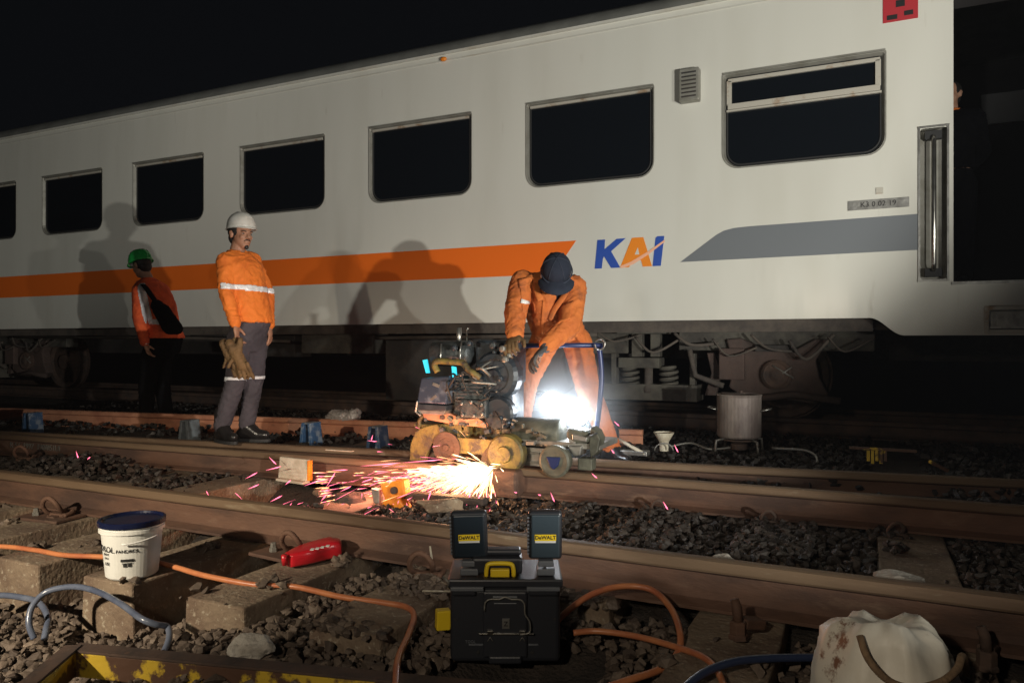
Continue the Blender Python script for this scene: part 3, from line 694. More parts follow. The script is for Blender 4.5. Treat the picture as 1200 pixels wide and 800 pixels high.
b = MB(); b.tube([P(905, 428, 6.60), P(930, 443, 6.60)], .008, 6); b.tube([P(907, 444, 6.60), P(928, 430, 6.60)], .007, 6); b.build('cap_scratch_bolt', 'steel_dull', bog, smooth=True, world=True)
b = MB(); b.tube([P(880, 468, 6.6), P(930, 462, 6.6), P(985, 470, 6.6)], .03, 8); b.build('brake_beam', 'bogie_br', bog, smooth=True, world=True)
for cx_ in (-1.25, -2.4):
    b = MB(); b.prism([(cx_ - .05, .42), (cx_ + .05, .42), (cx_ + .09, .62), (cx_ + .04, .80), (cx_ - .03, .80), (cx_ + .01, .62)], .08, Matrix.Translation((0, 6.72, 0))); b.build('brake_shoe', 'bogie_br', bog, bevel=.01, world=True)
bog2 = copy_tree(bog, coach); bog2.location.x -= 10.2

# ------------------------------------------------------------------ figure builder
def remesh(mb, vox, sm=3, name='skin'):
    me = mb.mesh('tmp'); o = bpy.data.objects.new('tmp', me); COL.objects.link(o)
    r = o.modifiers.new('r', 'REMESH'); r.mode = 'VOXEL'; r.voxel_size = vox; r.use_smooth_shade = True
    s = o.modifiers.new('s', 'SMOOTH'); s.iterations = sm; s.factor = .5
    bpy.context.view_layer.update()
    out = bpy.data.meshes.new_from_object(o.evaluated_get(bpy.context.evaluated_depsgraph_get())); out.name = name
    bpy.data.objects.remove(o); bpy.data.meshes.remove(me); return out
def wrinkle(me, amp, fr=(10, 10, 15), seed=0, amp2=0):
    amp2 += amp * .16; amp *= .62
    n = len(me.vertices); co = np.empty(n * 3); me.vertices.foreach_get('co', co); co = co.reshape(-1, 3)
    no = np.array([v.normal[:] for v in me.vertices]); d = np.empty(n)
    for i in range(n):
        x, y, z = co[i]; w = noise.noise(Vector((x * 5 + seed, y * 5, z * 5))) * .45
        a = 1 - abs(noise.noise(Vector(((x + w) * fr[0], (y + w) * fr[1], (z + w * .6) * fr[2] + seed)))) * 2
        a2 = noise.noise(Vector((x * 34, y * 34, z * 40 + seed)))
        d[i] = amp * (a * abs(a) - .25) + amp2 * a2
    co += no * d[:, None]; me.vertices.foreach_set('co', co.ravel()); me.update()
def cone(mb, p0, r0, p1, r1, n=14):
    p0 = Vector(p0); p1 = Vector(p1); t = (p1 - p0); L = t.length; t.normalize(); path = []; rs = []
    for a in (85, 60, 30): path.append(p0 - t * r0 * math.sin(math.radians(a))); rs.append(r0 * math.cos(math.radians(a)))
    for k in range(5): path.append(p0.lerp(p1, k / 4)); rs.append(r0 + (r1 - r0) * k / 4)
    for a in (30, 60, 85): path.append(p1 + t * r1 * math.sin(math.radians(a))); rs.append(r1 * math.cos(math.radians(a)))
    mb.tube(path, rs, n)
def loft(mb, rings, n=20):   # rings: (centre, xaxis, rx, yaxis, ry)
    vs = []; fs = []
    for c, xa, rx, ya, ry in rings:
        for k in range(n):
            a = 2 * PI * k / n; ca, sa = math.cos(a), math.sin(a)
            ca = math.copysign(abs(ca) ** .85, ca); sa = math.copysign(abs(sa) ** .85, sa)
            vs.append(Vector(c) + xa * (rx * ca) + ya * (ry * sa))
    for i in range(len(rings) - 1):
        for k in range(n): a = i * n + k; b = i * n + (k + 1) % n; fs.append((a, b, b + n, a + n))
    fs.append(tuple(range(n - 1, -1, -1))); fs.append(tuple((len(rings) - 1) * n + k for k in range(n)))
    mb.add(vs, fs)
def head_geo(mb, Hm, s=1):
    R = Hm.to_3x3(); o = Hm.translation
    def E(c, r): mb.ell(Hm @ (Vector(c) * s), Vector(r) * s, R, 16, 12)
    E((0, -.012, .03), (.075, .094, .085)); E((0, .02, -.02), (.062, .070, .080)); E((0, .045, -.075), (.036, .040, .030))
    E((0, .035, -.045), (.052, .050, .050)); E((0, .078, .022), (.050, .016, .012)); E((.030, .066, -.020), (.022, .020, .020)); E((-.030, .066, -.020), (.022, .020, .020))
    cone(mb, Hm @ (Vector((0, .088, .012)) * s), .008 * s, Hm @ (Vector((0, .106, -.022)) * s), .013 * s)
    E((.012, .094, -.026), (.010, .010, .008)); E((-.012, .094, -.026), (.010, .010, .008))
    E((0, .084, -.050), (.024, .012, .006)); E((0, .082, -.061), (.020, .012, .007))
    for sx in (-1, 1): E((sx * .076, -.008, -.002), (.010, .018, .030)); E((sx * .082, -.014, .012), (.006, .014, .014))
def hand_geo(mb, wrist, dirv, palm, s=1, curl=.35, thumb=1, spread=.012):
    d = Vector(dirv).normalized(); pn = Vector(palm).normalized(); pn = (pn - d * pn.dot(d)).normalized(); sd = d.cross(pn)
    w = Vector(wrist)
    R = Matrix((sd, d, pn)).transposed()
    mb.ell(w + d * .045 * s, (.040 * s, .050 * s, .016 * s), R, 12, 8); mb.ell(w + d * .01 * s, (.027 * s, .03 * s, .019 * s), R, 10, 8)
    for k, (off, L) in enumerate(((-.030, .070), (-.010, .080), (.011, .075), (.030, .058))):
        p = w + d * (.085 * s) + sd * off * s; dd = (d + sd * off * 3).normalized(); r = .0095 * s; c = curl * (1 + .12 * k)
        for j, fr in enumerate((.45, .32, .24)):
            q = p + (dd * math.cos(c * (j + .6)) + pn * math.sin(c * (j + .6))) * (L * fr * s)
            cone(mb, p, r, q, r * .92, 8); p = q; r *= .92
    p = w + d * .022 * s - sd * thumb * .026 * s
    q = p + (d * .55 - sd * thumb * .6 + pn * .35).normalized() * .042 * s; cone(mb, p, .014 * s, q, .0115 * s, 8)
    q2 = q + (d * .8 - sd * thumb * .1 + pn * .5).normalized() * .032 * s; cone(mb, q, .0115 * s, q2, .009 * s, 8)
def helmet(parent, Hm, m, s=1, brim=.03, ridge=True):
    b = MB(); prof = [(.123, -.004), (.121, .01), (.118, .04), (.108, .075), (.088, .105), (.06, .125), (.03, .134), (.001, .136)]
    Sc = Matrix.Diagonal((.93, 1.12, 1, 1)); T = Hm @ Matrix.Translation((0, .0, .050)) @ Matrix.Rotation(.06, 4, 'X') @ Matrix.Scale(s, 4)
    b.lathe(prof, 32, T @ Sc)
    if ridge:
        for x in (-.028, 0, .028):
            b.tube([T @ Vector((x * (1 if abs(y) < .08 else .8), y, .133 * math.sqrt(max(0, 1 - (y / .135) ** 2)) * (1 - 3 * x * x / .02 * .1))) for y in (-.115, -.08, -.04, 0, .04, .08, .115)], .008, 6)
    b.build('helmet_shell', m, parent, smooth=True, world=True)
    b = MB(); vs = []; fs = []; n = 32
    for rr, zz in ((.116, .002), (.127, -.006), (.128, -.012), (.115, -.006)):
        for k in range(n):
            a = 2 * PI * k / n; ext = 1 + .28 * max(0, math.sin(a)) ** 3 * (rr - .116) / .02
            vs.append(T @ Vector((rr * .93 * math.cos(a) * ext ** .2, rr * 1.12 * math.sin(a) * ext, zz - .012 * max(0, math.sin(a)) ** 3)))
    for i in range(4):
        for k in range(n): a = i * n + k; b2 = i * n + (k + 1) % n; fs.append((a, b2, (b2 + n) % (4 * n), (a + n) % (4 * n)))
    b.add(vs, fs); b.build('helmet_brim', m, parent, smooth=True, world=True)
def strip(me, pred, off, name, m, parent):
    bm = bmesh.new(); bm.from_mesh(me); dl = [f for f in bm.faces if not pred(f.calc_center_median())]
    bmesh.ops.delete(bm, geom=dl, context='FACES')
    bm.normal_update()
    for v in bm.verts: v.co += v.normal * off
    ex = bmesh.ops.solidify(bm, geom=bm.faces[:], thickness=.002)
    out = bpy.data.meshes.new(name); bm.to_mesh(out); bm.free()
    return link(out, name, m, parent, smooth=True, world=True)
def face_bits(parent, Hm, s=1, mous=True):
    R = Hm.to_3x3()
    for sx in (-1, 1):
        MB().ell(Hm @ Vector((sx * .030, .0765, .004)), (.010, .008, .0045), R).build('eye', 'eye', parent, smooth=True, world=True)
        MB().ell(Hm @ Vector((sx * .030, .0855, .004)), (.0048, .003, .0048), R).build('iris', 'iris', parent, smooth=True, world=True)
        b = MB(); b.tube([Hm @ Vector((sx * x, y, z)) for x, y, z in ((.014, .094, .019), (.030, .092, .024), (.046, .080, .020))], [.003, .004, .002], 6); b.build('eyebrow', 'hair', parent, smooth=True, world=True)
    if mous:
        b = MB(); b.tube([Hm @ Vector(p) for p in ((-.024, .083, -.048), (-.01, .094, -.041), (.01, .094, -.041), (.024, .083, -.048))], [.003, .005, .005, .003], 6)
        b.ell(Hm @ Vector((0, .076, -.092)), (.016, .014, .018), R); b.build('beard', 'hair', parent, smooth=True, world=True)
def hair_cap(parent, Hm, m='hair'):
    b = MB(); b.ell(Hm @ Vector((0, -.020, .030)), (.080, .094, .090), Hm.to_3x3(), 20, 14)
    b.ell(Hm @ Vector((0, -.05, -.02)), (.066, .055, .06), Hm.to_3x3(), 16, 10)
    b.build('hair', m, parent, smooth=True, world=True)
def frame_m(loc, fwd, up=UP):
    f = Vector(fwd).normalized(); r = f.cross(Vector(up)).normalized(); u = r.cross(f)
    m4 = Matrix((r, f, u)).transposed().to_4x4(); m4.translation = Vector(loc); return m4

def person(loc, label, J, group=None):
    """J: joints in world space. builds body + clothing as children of an Empty"""
    e = empty('person', loc, 0, label, 'person', group); h = J['head']; s = J.get('s', 1); sp = J['spine']   # list of (c, rx, ry, xaxis, yaxis)
    b = MB()
    head_geo(b, h, s); cone(b, J['neck'], .056 * s, h @ Vector((0, -.012, -.03)), .050 * s)
    loft(b, [(c, xa, rx * .92, ya, ry * .92) for c, rx, ry, xa, ya in sp])
    for i in (0, 1):
        sh, el, wr = J['arm'][i]; cone(b, sh, .050 * s, el, .038 * s); cone(b, el, .038 * s, wr, .026 * s)
        hd, pm, cu, th = J['hand'][i]; hand_geo(b, wr, hd, pm, s * 1.02, cu, th)
        hp, kn, an = J['leg'][i]; cone(b, hp, .080 * s, kn, .052 * s); cone(b, kn, .052 * s, an, .036 * s)
        cone(b, an, .034 * s, Vector(an) + J['toe'][i] * .10 - UP * .07, .022 * s)
    body = remesh(b, J.get('vox', .0075), 2, 'body'); link(body, 'body', J['skin'], e, smooth=True, world=True)
    # jacket
    j = MB(); loft(j, [(c, xa, rx * 1.08, ya, ry * 1.10) for c, rx, ry, xa, ya in sp[J.get('hem', 1):]])
    for i in (0, 1):
        sh, el, wr = J['arm'][i]; sh = Vector(sh); el = Vector(el); wr = Vector(wr); k = J.get('sleeve', 1)
        cone(j, sh, .074 * s * k, el, .060 * s * k); cone(j, el, .060 * s * k, wr.lerp(el, .06), .046 * s * k); cone(j, wr.lerp(el, .16), .050 * s * k, wr.lerp(el, .05), .047 * s * k)
        cone(j, sh, .072 * s * k, Vector(J['neck']) - UP * .03, .07 * s * k)
    for args in J.get('jacket_extra', ()): cone(j, *args)
    jm = remesh(j, .009, 4, 'jacket'); wrinkle(jm, J.get('wr', .010), seed=J.get('seed', 0), amp2=.0015)
    link(jm, J.get('jname', 'jacket'), J['jacket'], e, smooth=True, world=True)
    # trousers
    t = MB(); c, rx, ry, xa, ya = sp[0]; c1, rx1, ry1, xa1, ya1 = sp[1]
    loft(t, [(Vector(J['crotch']), xa, rx * .75, ya, ry * .8), (c, xa, rx * 1.03, ya, ry * 1.03), (Vector(c1), xa1, rx1 * 1.0, ya1, ry1 * 1.0)])
    for i in (0, 1):
        hp, kn, an = [Vector(q) for q in J['leg'][i]]; w = J.get('legw', 1)
        cone(t, hp, .100 * s * w, kn, .078 * s * w); cone(t, kn, .078 * s * w, an.lerp(kn, .12), .066 * s * w); cone(t, an.lerp(kn, .2), .070 * s * w, an.lerp(kn, -.02), .064 * s * w)
    tmn = remesh(t, .011, 3, 'trousers'); wrinkle(tmn, J.get('wr', .010) * .9, fr=(14, 14, 17), seed=3 + J.get('seed', 0), amp2=.001)
    link(tmn, 'trousers', J['trousers'], e, smooth=True, world=True)
    # boots
    for i in (0, 1):
        an = Vector(J['leg'][i][2]); td = Vector(J['toe'][i]).normalized(); bb = MB(); foot = an - UP * (.075 * s)
        cone(bb, an + UP * .09, .056, an - UP * .03, .052); cone(bb, foot - td * .035 + UP * .01, .042, foot + td * .09, .040); cone(bb, foot + td * .09, .042, foot + td * .155 - UP * .002, .034)
        cone(bb, an - UP * .01, .052, foot + td * .09, .044)
        bm_ = remesh(bb, .007, 3, 'boot'); zmin = foot.z - .033
        for v in bm_.vertices:
            if v.co.z < zmin: v.co.z = zmin
        link(bm_, 'boot', 'boot', e, smooth=True, world=True)
        so = MB(); sd = td.cross(UP); pts = []
        for k in range(20):
            a = 2 * PI * k / 20; pts.append((math.cos(a) * .046 * (1 + .1 * math.sin(a)), math.sin(a) * .145 + .05))
        so.add([foot + sd * x + td * y + UP * (zmin - .018 - foot.z) for x, y in pts] + [foot + sd * x + td * y + UP * (zmin + .004 - foot.z) for x, y in pts],
               [tuple(range(20)), tuple(range(39, 19, -1))] + [(k, (k + 1) % 20, (k + 1) % 20 + 20, k + 20) for k in range(20)])
        so.build('boot_sole', 'rubber', e, world=True)
    return e, jm, tmn

def V3(u, v, d): return Q(u, v, d)
# ---- standing man with white helmet, facing right and slightly to us, at depth ~5.5
d0 = 5.5
fw = (RGT * .86 - FWD * .50).normalized()      # body heading
sd = fw.cross(UP).normalized()                 # his right-hand side
hips = Q(291, 388, d0)
J = dict(s=1.0, skin='skin', jacket='hiviz', trousers='trousers', seed=1, wr=.012, vox=.006)
face_dir = (RGT * .78 - FWD * .62 - UP * .04).normalized()
J['head'] = frame_m(Q(282.5, 275.5, d0), face_dir); J['neck'] = Q(278, 295, d0)
def ring(p, rx, ry, tilt=0): return (p, rx, ry, sd, (fw + UP * tilt).normalized())
J['spine'] = [ring(Q(291, 392, d0), .135, .105), ring(Q(294, 378, d0), .145, .126), ring(Q(291, 355, d0), .138, .122), ring(Q(286, 328, d0), .145, .112), ring(Q(282, 309, d0), .150, .098), ring(Q(279, 297, d0), .085, .070)]
J['hem'] = 1
shR = Q(264, 306, d0 - .12); shL = Q(296, 306, d0 + .12)
J['arm'] = [(shR, Q(265, 343, d0 - .18), Q(276, 380, d0 - .20)), (shL, Q(313, 343, d0 + .16), Q(315.5, 382, d0 + .10))]
J['hand'] = [((Q(278, 396, d0) - Q(276, 380, d0)), -sd * 0 + RGT, .5, 1), ((Q(317, 398, d0) - Q(315.5, 382, d0)), -RGT, .35, -1)]
J['leg'] = [(Q(280, 398, d0 - .06), Q(276, 447, d0 - .08), Q(260, 498, d0 - .05)), (Q(300, 398, d0 + .08), Q(297, 447, d0 + .04), Q(289, 497, d0 + .08))]
J['toe'] = [(RGT * .75 - FWD * .6).normalized(), (RGT * .98 - FWD * .2).normalized()]
J['crotch'] = Q(289, 412, d0); J['legw'] = .90; J['sleeve'] = .86
e, jm, tmn = person(Q(275, 515, d0), 'man in white helmet and orange jacket standing, holding brown gloves', J)
helmet(e, J['head'], 'helmet_w', .87); face_bits(e, J['head']); hair_cap(e, J['head'])
cz = Q(285, 338, d0).z
dd_ = lambda c: c.z - (cz - .05 * (c - Q(285, 338, d0)).dot(RGT))
strip(jm, lambda c: abs(dd_(c)) < .020 and (c - Q(288, 338, d0)).dot(RGT) > -.10, .004, 'reflective_band', 'reflect', e)
for i in (0, 1):
    kn = J['leg'][i][1]; strip(tmn, lambda c, kn=kn, i=i: abs(c.z - Q(280, 443, d0).z) < .012 and (c - kn).length < .14, .004, 'knee_band', 'reflect', e)
b = MB(); pts = [Q(279, 297, d0) + (sd * math.cos(a) * .068 + fw * (math.sin(a) * .068)) + UP * (-.012 * math.sin(a)) for a in [k * PI / 8 for k in range(-7, 24)][:16]]
b.tube(pts + [pts[0]], .016, 8); b.build('collar', 'hiviz', e, smooth=True, world=True)
b = MB(); b.box(Q(295, 312, d0 - .145), (.02, .02, .02)); 
# gloves held in his right hand
gl = empty('leather_gloves', Q(278, 398, d0 - .24), 0, 'pair of brown leather gloves hanging from the standing man\'s hand', 'gloves')
gd = d0 - .25
for k, (dx, dz_) in enumerate(((0, 0), (7, .04))):
    g = MB()
    cone(g, Q(262 + dx, 402, gd - dz_), .030, Q(270 + dx, 416, gd - dz_), .040); cone(g, Q(270 + dx, 414, gd - dz_), .040, Q(277 + dx, 428, gd - dz_), .038)
    cone(g, Q(275 + dx, 398, gd - dz_), .018, Q(272 + dx, 412, gd - dz_), .030)
    for q in range(4): cone(g, Q(271 + dx + q * 4, 426, gd - dz_ - .01 * q), .013, Q(275 + dx + q * 5.2, 441 + (q % 2) * 2, gd - dz_), .011, 8)
    cone(g, Q(268 + dx, 416, gd - dz_), .015, Q(262 + dx * .8, 430, gd - dz_ - .02), .011, 8)
    gm = remesh(g, .007, 2, 'glove'); wrinkle(gm, .008, fr=(20, 20, 14), seed=k); link(gm, 'glove', 'leather', gl, smooth=True, world=True)

# ---- man with green helmet, seen from behind-left, walking left, at depth 7.5
d0 = 7.5; fw = (-RGT * .80 + FWD * .6).normalized(); sd = fw.cross(UP).normalized()
J = dict(s=1.0, skin='skin2', jacket='hiviz_red', trousers='blackcloth', seed=11, wr=.008, vox=.008)
J['head'] = frame_m(Q(166, 312, d0), (-RGT * .85 + FWD * .4 - UP * .30)); J['neck'] = Q(173, 327, d0)
J['spine'] = [ring(Q(192, 412, d0), .150, .12), ring(Q(192, 396, d0), .18, .16), ring(Q(189, 378, d0), .155, .14), ring(Q(184, 355, d0), .165, .13), ring(Q(177, 338, d0), .165, .12), ring(Q(174, 329, d0), .09, .08)]
J['arm'] = [(Q(190, 340, d0 + .15), Q(198, 368, d0 + .2), Q(196, 392, d0 + .2)), (Q(164, 342, d0 - .15), Q(163, 374, d0 - .22), Q(170, 402, d0 - .24))]
J['hand'] = [((0, 0, -1), -RGT, .4, -1), (Q(175, 416, d0) - Q(170, 402, d0), RGT, .35, 1)]
J['leg'] = [(Q(190, 415, d0 + .06), Q(190, 453, d0 + .1), Q(196, 492, d0 + .2)), (Q(178, 415, d0 - .06), Q(172, 453, d0 - .1), Q(172, 492, d0 - .1))]
J['toe'] = [fw, fw]; J['crotch'] = Q(184, 422, d0)
e, jm, tmn = person(Q(180, 498, d0), 'man in glossy green helmet and red-orange hi-vis shirt with dark sling bag', J)
helmet(e, J['head'], 'helmet_g', .95, ridge=False); hair_cap(e, J['head']); face_bits(e, J['head'], mous=False)
def seg_d(c, a, b_):
    t = max(0, min(1, (c - a).dot(b_ - a) / (b_ - a).length_squared)); return (c - a - (b_ - a) * t).length
A1, A2, A3 = Q(168, 335, d0 - .14), Q(177, 377, d0 - .16), Q(193, 378, d0 - .12)
def near2d(c, a, b_, w):
    n_ = FWD; cc = c - n_ * (c - a).dot(n_); bb_ = b_ - n_ * (b_ - a).dot(n_); return seg_d(cc, a, bb_) < w and (c - Q(180, 360, d0)).dot(FWD) < .0 
strip(jm, lambda c: near2d(c, A1, A2, .026) or near2d(c, A2, A3, .026), .005, 'reflective_band', 'reflect', e)
sb = empty('sling_bag', Q(190, 372, d0 - .2), 0, 'black sling bag slung across the green-helmeted man\'s back', 'bag')
b = MB(); cone(b, Q(184, 358, d0 - .19), .06, Q(200, 382, d0 - .20), .085); cone(b, Q(190, 365, d0 - .19), .08, Q(207, 385, d0 - .18), .06)
g = remesh(b, .012, 3, 'bag'); wrinkle(g, .008); link(g, 'bag_body', 'blackcloth', sb, smooth=True, world=True)
b = MB(); b.tube(smooth_path([Q(166, 333, d0 - .10), Q(170, 336, d0 - .20), Q(180, 350, d0 - .24), Q(190, 365, d0 - .24), Q(200, 380, d0 - .2)], 5), .028, 8, sq=(1, .4)); b.build('bag_strap', 'blackcloth', sb, smooth=True, world=True)
b = MB(); pr = J['arm'][1][2]; b.lathe([(.036, -.008), (.038, -.008), (.038, .010), (.036, .010)], 14, frame_m(pr, RGT, (Q(175, 416, d0) - Q(170, 402, d0)).normalized())); b.build('wristwatch', 'steel', e, world=True)

# ---- worker bent over the grinder handle, at depth ~4.9
d0 = 4.85; fw = (-FWD * .95 - RGT * .1).normalized(); sd = fw.cross(UP).normalized()   # his right = image left
J = dict(s=1.04, skin='skin', jacket='coverall', trousers='coverall', seed=21, wr=.011, jname='coverall_top', sleeve=1.12)
hf = (-FWD * .62 - UP * .80 - RGT * .05).normalized()
J['head'] = frame_m(Q(652, 322, d0 - .28), hf, (-FWD * .6 + UP * .75)); J['neck'] = Q(648, 342, d0 - .15)
def rg(p, rx, ry, k): return (p, rx, ry, sd, (fw + UP * k).normalized())
J['spine'] = [rg(Q(656, 400, d0 + .14), .150, .13, 0), rg(Q(654, 388, d0 + .10), .168, .14, .2), rg(Q(649, 372, d0 + .02), .165, .13, .3), rg(Q(645, 354, d0 - .07), .182, .13, .35), rg(Q(643, 336, d0 - .12), .200, .12, .4), rg(Q(645, 324, d0 - .14), .12, .08, .4)]
J['arm'] = [(Q(613, 332, d0 - .12), Q(604, 365, d0 - .24), Q(603, 394, d0 - .36)), (Q(672, 337, d0 - .12), Q(668, 380, d0 - .30), Q(641, 405, d0 - .42))]
J['hand'] = [(Q(598, 407, d0 - .48) - Q(603, 396, d0 - .38), (RGT * .3 - UP * .5 + FWD * .4), .75, -1), (Q(622, 424, d0 - .44) - Q(641, 406, d0 - .40), (-FWD * .2 - UP), .5, 1)]
J['leg'] = [(Q(640, 396, d0 + .10), Q(617, 446, d0 - .02), Q(606, 512, d0 + .05)), (Q(676, 400, d0 + .10), Q(690, 458, d0 + .0), Q(716, 522, d0 + .10))]
J['toe'] = [(-FWD * .9 - RGT * .3).normalized(), (-FWD * .75 + RGT * .6).normalized()]; J['crotch'] = Q(657, 404, d0 + .12); J['legw'] = .95
J['hem'] = 0
J['jacket_extra'] = [(Q(640, 350, d0 - .2), .08, Q(642, 385, d0 - .12), .10)]
e, jm, tmn = person(Q(665, 540, d0), 'worker in orange coverall and navy cap bending over the grinding machine handle', J)
Hm = J['head']
b = MB(); b.ell(Hm @ Vector((0, -.008, .045)), (.092, .112, .094), Hm.to_3x3(), 24, 16); g = remesh(b, .008, 2, 'cap'); link(g, 'cap_crown', 'navy', e, smooth=True, world=True)
b = MB(); vs = []; n = 14
for lay in (0, .006):
    for rr in (0, .5, 1):
        for k in range(n + 1):
            a = PI * (.10 + .80 * k / n); r = .085 + .085 * rr * math.sin(a) ** .4
            vs.append(Hm @ Vector((r * math.cos(a) * .84, r * math.sin(a) * 1.08, .040 + lay - .022 * rr - .030 * (math.cos(a)) ** 2)))
fs = []; st = n + 1
for L_ in (0, 1):
    for r_ in (0, 1):
        for k in range(n): a = L_ * 3 * st + r_ * st + k; fs.append((a, a + 1, a + 1 + st, a + st))
for k in range(n): a = 2 * st + k; fs.append((a, a + 1, a + 1 + 3 * st, a + 3 * st))
b.add(vs, fs); b.build('cap_bill', 'navy', e, smooth=True, world=True)
b = MB(); b.ell(Hm @ Vector((0, -.008, .140)), (.010, .010, .006)); b.build('cap_button', 'navy', e, smooth=True, world=True)
for a_ in (0, PI / 3, 2 * PI / 3):
    b = MB(); b.tube([Hm @ Vector((.0935 * math.cos(a_) * math.cos(t), -.008 + .1135 * math.sin(a_) * math.cos(t), .045 + .0955 * math.sin(t))) for t in [PI * k / 16 for k in range(17)]], .0022, 5); b.build('cap_seam', 'cap_thread', e, smooth=True, world=True)
b = MB(); b.tube([Hm @ Vector((.096 * math.cos(t), -.008 + .116 * math.sin(t), .030)) for t in [PI * k / 16 for k in range(-1, 18)]], .0045, 6); b.build('cap_band', 'cap_thread', e, smooth=True, world=True)
b = MB(); b.tube([Hm @ Vector(p) for p in ((.088, .02, .03), (.094, .015, .0), (.086, .02, -.035))], .004, 6); b.build('mask_strap', 'paper', e, smooth=True, world=True)
b = MB(); b.ell(Hm @ Vector((0, .02, -.035)), (.078, .085, .085), Hm.to_3x3(), 20, 14); cone(b, Hm @ Vector((0, 0, -.05)), .075, Vector(J['neck']) + fw * .02, .078)
g = remesh(b, .008, 3, 'face_mask'); wrinkle(g, .005); link(g, 'face_mask', 'navy', e, smooth=True, world=True)
face_bits(e, Hm, mous=False)
# collar flaps, pocket, dark placket
zz = d0 - .275
b = MB(); b.ell(Q(649, 352, d0 - .20), (.05, .05, .10)); b.build('undershirt', 'navy', e, smooth=True, world=True)
b = MB(); b.tube(smooth_path([Q(633, 322, zz + .12), Q(629, 338, zz + .02), Q(634, 352, zz - .01)], 4), [.022] * 9, 8, sq=(1, .4)); b.tube(smooth_path([Q(668, 330, zz + .12), Q(662, 345, zz), Q(650, 362, zz - .0), Q(644, 375, zz + .02)], 4), [.020] * 13, 8, sq=(1, .4)); b.build('collar', 'coverall', e, smooth=True, world=True)
from mathutils.bvhtree import BVHTree
def patch(me, quad, name, m, parent, off=.006, n=9):
    """cloth patch that follows the garment: quad = four pixel corners met on the garment's surface"""
    bm = bmesh.new(); bm.from_mesh(me); bv = BVHTree.FromBMesh(bm); bm.free(); vs = []; fs = []; o0 = Vector((0, 0, CAMZ)); last = None
    for j_ in range(n):
        for i_ in range(n):
            a, b_ = i_ / (n - 1), j_ / (n - 1)
            u = (quad[0][0] * (1 - a) + quad[1][0] * a) * (1 - b_) + (quad[3][0] * (1 - a) + quad[2][0] * a) * b_
            v = (quad[0][1] * (1 - a) + quad[1][1] * a) * (1 - b_) + (quad[3][1] * (1 - a) + quad[2][1] * a) * b_
            dr = (Q(u, v, 1) - o0).normalized(); h = bv.ray_cast(o0, dr)[0]
            if h is None: h = o0 + dr * (last or 4.6)
            last = (h - o0).length; vs.append(h - dr * off)
    for j_ in range(n - 1):
        for i_ in range(n - 1): a = j_ * n + i_; fs.append((a, a + 1, a + n + 1, a + n))
    me2 = bpy.data.meshes.new(name); me2.from_pydata(vs, [], fs); me2.update()
    o = link(me2, name, m, parent, smooth=True, world=True)
    so = o.modifiers.new('thick', 'SOLIDIFY'); so.thickness = off * .9; so.offset = 1 if off > 0 else -1
    return o
patch(jm, ((609, 330), (622, 327), (627, 367), (613, 366)), 'chest_pocket', 'coverall', e, .008)
patch(jm, ((607, 327), (623, 324), (624, 333), (609, 337)), 'pocket_flap', 'coverall', e, .013)
patch(jm, ((611, 350), (621, 353), (620.5, 357), (610.5, 354)), 'name_tape', 'paper', e, .015, 4)
patch(jm, ((655, 358), (672, 352), (668, 374), (653, 378)), 'chest_pocket', 'coverall', e, .008)
patch(jm, ((636, 352), (640, 352), (637, 392), (633, 392)), 'zip_flap', 'coverall', e, .008)
# dark glove on the near hand
b = MB(); hd, pm, cu, th = J['hand'][1]; hand_geo(b, J['arm'][1][2], hd, pm, 1.25, cu, th); cone(b, J['arm'][1][2], .045, Vector(J['arm'][1][2]) + (Vector(J['arm'][1][1]) - Vector(J['arm'][1][2])) * .15, .05)
g = remesh(b, .005, 2, 'glove'); link(g, 'glove', 'glove_dark', e, smooth=True, world=True)
b = MB(); hd, pm, cu, th = J['hand'][0]; hand_geo(b, J['arm'][0][2], hd, pm, 1.2, cu, th)
g = remesh(b, .005, 2, 'glove'); link(g, 'glove', 'leather', e, smooth=True, world=True)

# ---- man in the coach doorway (only a sliver shows)
p0 = Vector((.63, 7.05, 1.315)); fw = Vector((-.35, -.94, 0)); sd = fw.cross(UP).normalized()
J = dict(s=1.0, skin='skin2', jacket='blackcloth', trousers='blackcloth', seed=31, wr=.006, vox=.010)
def W3(x, y, z): return p0 + sd * x + fw * y + UP * z
J['head'] = frame_m(W3(0, .02, 1.60), fw); J['neck'] = W3(0, 0, 1.46)
def rw(z, rx, ry): return (W3(0, 0, z), rx, ry, sd, fw)
J['spine'] = [rw(.88, .15, .11), rw(.98, .16, .12), rw(1.1, .15, .115), rw(1.25, .17, .12), rw(1.38, .17, .11), rw(1.46, .08, .07)]
J['arm'] = [(W3(.18, 0, 1.38), W3(.20, -.12, 1.12), W3(.06, -.16, .98)), (W3(-.18, 0, 1.38), W3(-.20, -.12, 1.12), W3(-.06, -.16, .98))]
J['hand'] = [(-UP, -sd, .4, 1), (-UP, sd, .4, -1)]
J['leg'] = [(W3(.09, 0, .86), W3(.1, .01, .48), W3(.1, -.01, .11)), (W3(-.09, 0, .86), W3(-.1, .01, .48), W3(-.1, -.01, .11))]
J['toe'] = [fw, fw]; J['crotch'] = W3(0, 0, .78)
e, jm, tmn = person(p0, 'man in dark clothes with orange collar inside the dark coach doorway', J)
hair_cap(e, J['head']); face_bits(e, J['head'], mous=False)
b = MB(); pts = [W3(.075 * math.cos(a), .072 * math.sin(a), 1.465) for a in [k * PI / 8 for k in range(17)]]; b.tube(pts, .014, 8); b.build('collar', 'hiviz', e, smooth=True, world=True)

